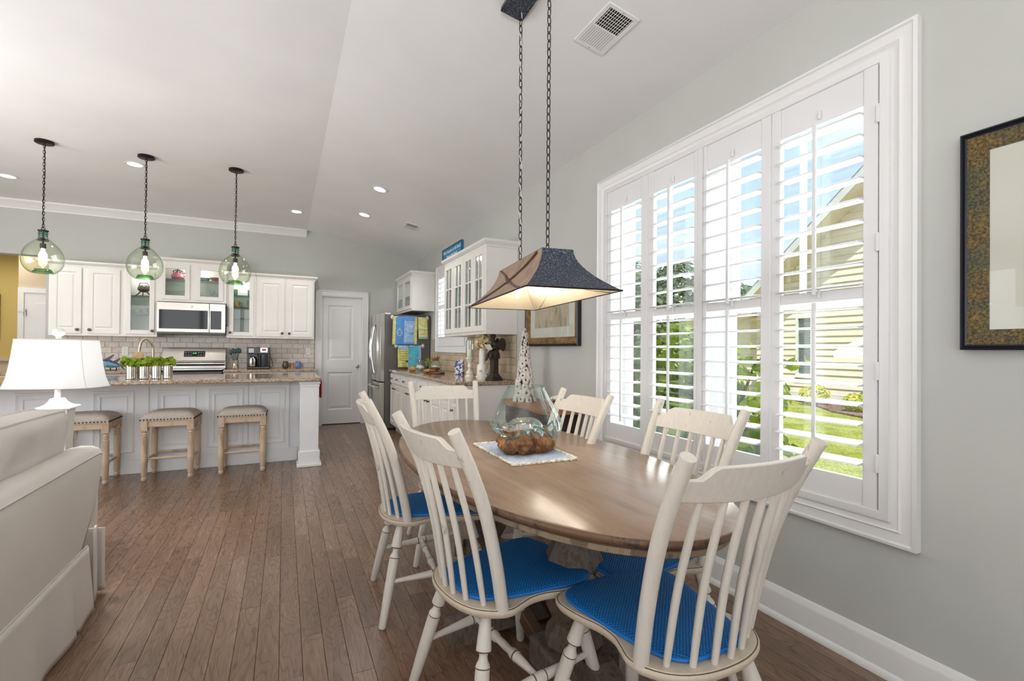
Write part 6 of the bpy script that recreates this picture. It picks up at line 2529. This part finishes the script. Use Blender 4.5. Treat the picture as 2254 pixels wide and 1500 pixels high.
def taper(z):
    ks = [(.2, .36), (.35, .30), (.45, .18), (.6, .07), (.744, 0)]
    if z <= ks[0][0]:
        return ks[0][1]
    for (z0_, t0), (z1_, t1) in zip(ks, ks[1:]):
        if z <= z1_:
            return t0 + (t1 - t0) * (z - z0_) / (z1_ - z0_)
    return 0


vs = [(x, y_ - (taper(z) if y_ > SY1 - .1 else 0), z) for x, y_, z in vs]
b.add(vs, fs)
sofa_part(b, 'back', 50)
MB_ = MB().tube([(-.797, SY0, .709), (-.797, SY1 - .08, .709), (-.803, SY1 - .02, .695)] + [(-.797, SY1 - .004 - taper(z), z) for z in (.66, .6, .5, .45, .4, .35)], .0045, 6)
sofa_part(MB_, 'piping')
# skirt with pleats
b = MB()


def skirt(p0, p1, nrm, wav, rows_=12, flare=.03, top=.325):
    p0, p1, nrm = Vector((*p0, 0)), Vector((*p1, 0)), Vector((*nrm, 0))
    ln = (p1 - p0).length
    cnt = int(ln / .015)

    def fn(u, v):
        s_ = u * ln
        w = .5 + .5 * math.sin(s_ * 22 + 1.5 * math.sin(s_ * 5))
        pl_ = max(0, 1 - abs(((s_ + .12) % .55) - .275) / .02) * .02
        q = p0.lerp(p1, u) + nrm * (.004 + flare * v + wav * v * w - pl_ * v)
        return (q.x, q.y, top - (top - .012) * v)
    return b.grid(fn, cnt, rows_)


skirt((-.790, SY0), (-.790, 2.74), (1, 0), .014, flare=.004)
b.v = [(x, y_ + max(0, y_ - 2.3) / .44 * .06 * max(0, (.325 - z)) / .313, z) for x, y_, z in b.v]
skirt((-.795, SY1), (-1.78, SY1), (0, 1), .010, flare=.0)
b.grid(lambda u, v: (-.800 + .004 * math.sin(u * 6), 2.85 + .055 * u + .01 * v, .37 - .35 * v), 8, 8)
o = sofa_part(b, 'skirt', 70)
md = o.modifiers.new('th', 'SOLIDIFY')
md.thickness = .006
sofa_part(MB().tube([(-.786, SY0, .328), (-.786, 2.74, .328)], .0045, 6), 'skirt_piping')
sofa_part(MB().box(-1.75, -.86, SY0, SY1 - .05, .10, .42), 'seat_deck', 0)
# rolled arm at the far end
b = MB()
arm = [(2.78, .2), (2.985, .2), (2.99, .46), (3.03, .50), (3.075, .535), (3.085, .575), (3.06, .615), (3.0, .635), (2.93, .63), (2.87, .60), (2.80, .55), (2.78, .45)]
n_ = len(arm)
vs = [(x, y_, z) for x in (-1.78, -.96, -.92) for y_, z in arm]
vs = [(x, 2.93 + (y_ - 2.93) * (.93 if x > -.93 else 1), z if x < -.93 else z * .985) for x, y_, z in vs]
fs = [tuple(range(n_)), tuple(reversed(range(2 * n_, 3 * n_)))]
for k in range(2):
    for i in range(n_):
        fs.append((k * n_ + i, (k + 1) * n_ + i, (k + 1) * n_ + (i + 1) % n_, k * n_ + (i + 1) % n_))
b.add(vs, fs)
sofa_part(b, 'arm', 60)
b = MB()
arm2 = [(SY0 + SY1 - y_, z) for y_, z in arm]
vs = [(x, y_, z) for x in (-1.78, -.90) for y_, z in arm2]
b.add(vs, [tuple(reversed(range(n_))), tuple(range(n_, 2 * n_))] + [(i, (i + 1) % n_, n_ + (i + 1) % n_, n_ + i) for i in range(n_)])
sofa_part(b, 'arm', 60)
# back and seat cushions


def pillow(name, cx, cy, cz, lx, ly, lz, tilt, puff=1.0, label=None):
    def fn(u, v):
        return None
    nu, nv = 26, 18
    b = MB()
    vs = []
    rgp = random.Random(int(cy * 100))
    for s_ in (-1, 1):
        for j in range(nv + 1):
            for i in range(nu + 1):
                a, c = -1 + 2 * i / nu, -1 + 2 * j / nv
                e_ = max(0, (1 - abs(a) ** 5) * (1 - abs(c) ** 5)) ** .42
                yy, zz = a * ly / 2, c * lz / 2
                zz *= 1 - .02 * abs(a) ** 3
                xx = s_ * (lx / 2) * (.52 + .48 * e_ * puff)
                wr = noise.noise(Vector((a * 3.0, c * 5, s_ * 3 + cy))) * .010 * (1 if e_ > .3 else .4)
                vs.append((xx + wr, yy, zz + wr * .5))
    w = nu + 1
    h = (nu + 1) * (nv + 1)
    fs = []
    for j in range(nv):
        for i in range(nu):
            q = (j * w + i, j * w + i + 1, (j + 1) * w + i + 1, (j + 1) * w + i)
            fs.append(tuple(reversed(q)))
            fs.append(tuple(h + k for k in q))
    edge = [i for i in range(w)] + [j * w + nu for j in range(1, nv + 1)] + [nv * w + i for i in range(nu - 1, -1, -1)] + [j * w for j in range(nv - 1, 0, -1)]
    m_ = len(edge)
    for k in range(m_):
        a, c = edge[k], edge[(k + 1) % m_]
        fs.append((a, c, h + c, h + a))
    M_ = Matrix.Translation((cx, cy, cz)) @ Matrix.Rotation(tilt, 4, 'Y')
    b.add([M_ @ Vector(q) for q in vs], fs)
    o = sofa_part(b, name, 80)
    pp = [M_ @ Vector(vs[h + i]) for i in edge]
    pb = MB().tube([q for q in pp], .0048, 6, closed=True)
    pb.v = [(x + OX, y_ + OY, z) for x, y_, z in pb.v]
    pb.build('piping', 'sofa', o)
    pp = [M_ @ Vector(vs[i]) for i in edge]
    pb = MB().tube([q for q in pp], .0048, 6, closed=True)
    pb.v = [(x + OX, y_ + OY, z) for x, y_, z in pb.v]
    pb.build('piping', 'sofa', o)
    return o


for (ya, yb) in ((.93, 1.60), (1.60, 2.24), (2.24, 2.93)):
    pillow('back_cushion', -1.015, (ya + yb) / 2, .700, .20, yb - ya - .005, .46, R(8))
for (ya, yb) in ((.93, 1.60), (1.60, 2.24), (2.24, 2.80)):
    sofa_part(MB().box(-1.78, -1.12, ya, yb - .006, .425, .56), 'seat_cushion', 40, bevel=.03, seg=4)

# ------------------------------------------------------------------ end table and lamp
MAT['chalk'] = worn('chalky_white_wood', (236, 232, 222), (188, 182, 164), .62, .6, 16)
t = thing('end_table', 'white end table with turned legs behind the sofa arm', 'table', (-1.18, 3.40, 0))
MB().box(-.22, .195, -.22, .22, .47, .495).build('top', 'chalk', t, bevel=.006)
MB().box(-.215, .19, -.195, .195, .40, .468).build('apron', 'chalk', t, bevel=.003)
for sx_ in (-.20, .178):
    for sy_ in (-.175, .175):
        MB().lathe([(.012, 0), (.016, .02), (.014, .035), (.02, .045), (.02, .055), (.014, .065), (.02, .078), (.02, .088), (.015, .1), (.021, .2), (.023, .38), (.023, .40)], (sx_, sy_, 0), 16).build('leg', 'chalk', t)
t = thing('table_lamp', 'white wooden table lamp with a flared white shade beyond the sofa', 'lamp', (-1.108, 3.40, .4955))


def sq(rows):
    b = MB()
    vs = [(sx_ * r, sy_ * r, z) for r, z in rows for sx_, sy_ in ((-1, -1), (1, -1), (1, 1), (-1, 1))]
    fs = [(3, 2, 1, 0), tuple((len(rows) - 1) * 4 + i for i in range(4))]
    for k in range(len(rows) - 1):
        for i in range(4):
            fs.append((k * 4 + i, k * 4 + (i + 1) % 4, (k + 1) * 4 + (i + 1) % 4, (k + 1) * 4 + i))
    return b.add(vs, fs)


sq([(.075, 0), (.075, .02), (.060, .035), (.056, .05), (.05, .2), (.058, .375), (.058, .388)]).build('column', 'chalk', t, smooth=0, rz=R(0))
sq([(.074, .388), (.076, .392), (.074, .398), (.056, .403), (.042, .412), (.031, .426), (.025, .441), (.022, .443)]).build('cap', 'chalk', t, smooth=0)
MB().lathe([(.014, .44), (.013, .50), (.001, .50)], n=14).build('neck', 'chalk', t)
MB().rod((0, 0, .50), (0, 0, .545), [(0, .018), (1, .016)], 14).build('socket', 'nickel', t)
MB().ball((0, 0, .60), .032, 14, 10, sz=1.3).build('bulb', emis('lamp_bulb', (255, 236, 205), 6), t)


def shade_mat():
    t_ = NT('lamp_shade_linen')
    t_.set(color=srgb((246, 246, 247)), rough=.9, spec=.1)
    tl_ = t_.n('ShaderNodeBsdfTranslucent')
    tl_.inputs[0].default_value = srgb((250, 251, 252))
    ms_ = t_.n('ShaderNodeMixShader')
    ms_.inputs[0].default_value = .55
    t_.l(t_.b.outputs[0], ms_.inputs[1])
    t_.l(tl_.outputs[0], ms_.inputs[2])
    t_.l(ms_.outputs[0], t_.out.inputs[0])
    return t_.m


MAT['shade'] = shade_mat()


def cut(a, r, z):
    """rounded rectangle section with softly cut corners"""
    c, s_ = math.cos(a), math.sin(a)
    e_ = 3.2
    k = (abs(c) ** e_ + abs(s_) ** e_) ** (-1 / e_)
    return (r * k * c, r * .72 * k * s_, z)


pr = [(.212, .503), (.204, .52), (.192, .56), (.182, .62), (.174, .68), (.168, .735), (.165, .762)]
b = MB()
nn = 64
for ins, fl in ((0, 0), (.003, 1)):
    vs = [cut(2 * PI * k / nn, r - ins, z) for r, z in pr for k in range(nn)]
    fs = []
    for i in range(len(pr) - 1):
        for k in range(nn):
            q = (i * nn + k, i * nn + (k + 1) % nn, (i + 1) * nn + (k + 1) % nn, (i + 1) * nn + k)
            fs.append(tuple(reversed(q)) if fl else q)
    b.add(vs, fs)
shd = b.build('lamp_shade', 'shade', t, smooth=80, rz=R(-12))
b = MB()
for a in (R(38), R(142), R(218), R(322), R(270), R(90)):
    if a in (R(270), R(90)):
        continue
    b.tube([cut(a, r + .001, z) for r, z in pr], .0016, 5)
b.tube([cut(2 * PI * k / 48, .213, .504) for k in range(48)], .002, 5, closed=True).tube([cut(2 * PI * k / 48, .166, .761) for k in range(48)], .0025, 5, closed=True)
b.build('shade_seam', pm('shade_trim', (226, 222, 210), .8, .02, 8), shd)
b = MB().tube([(0, 0, .54), (0.0, 0, .775)], .003, 6)
for a in range(3):
    b.tube([(0, 0, .755), (.12 * math.cos(a * 2.1), .1 * math.sin(a * 2.1), .755)], .0018, 5)
b.build('harp', 'nickel', t)
MB().lathe([(.012, .77), (.01, .778), (.024, .79), (.028, .803), (.022, .818), (.008, .822), (.001, .823)], n=16).build('finial', 'white_ceramic', t)
light('lamp_glow', 'POINT', (-1.115, 3.40, .4955 + .63), 60, (1, 1, 1), shadow_soft_size=.05)
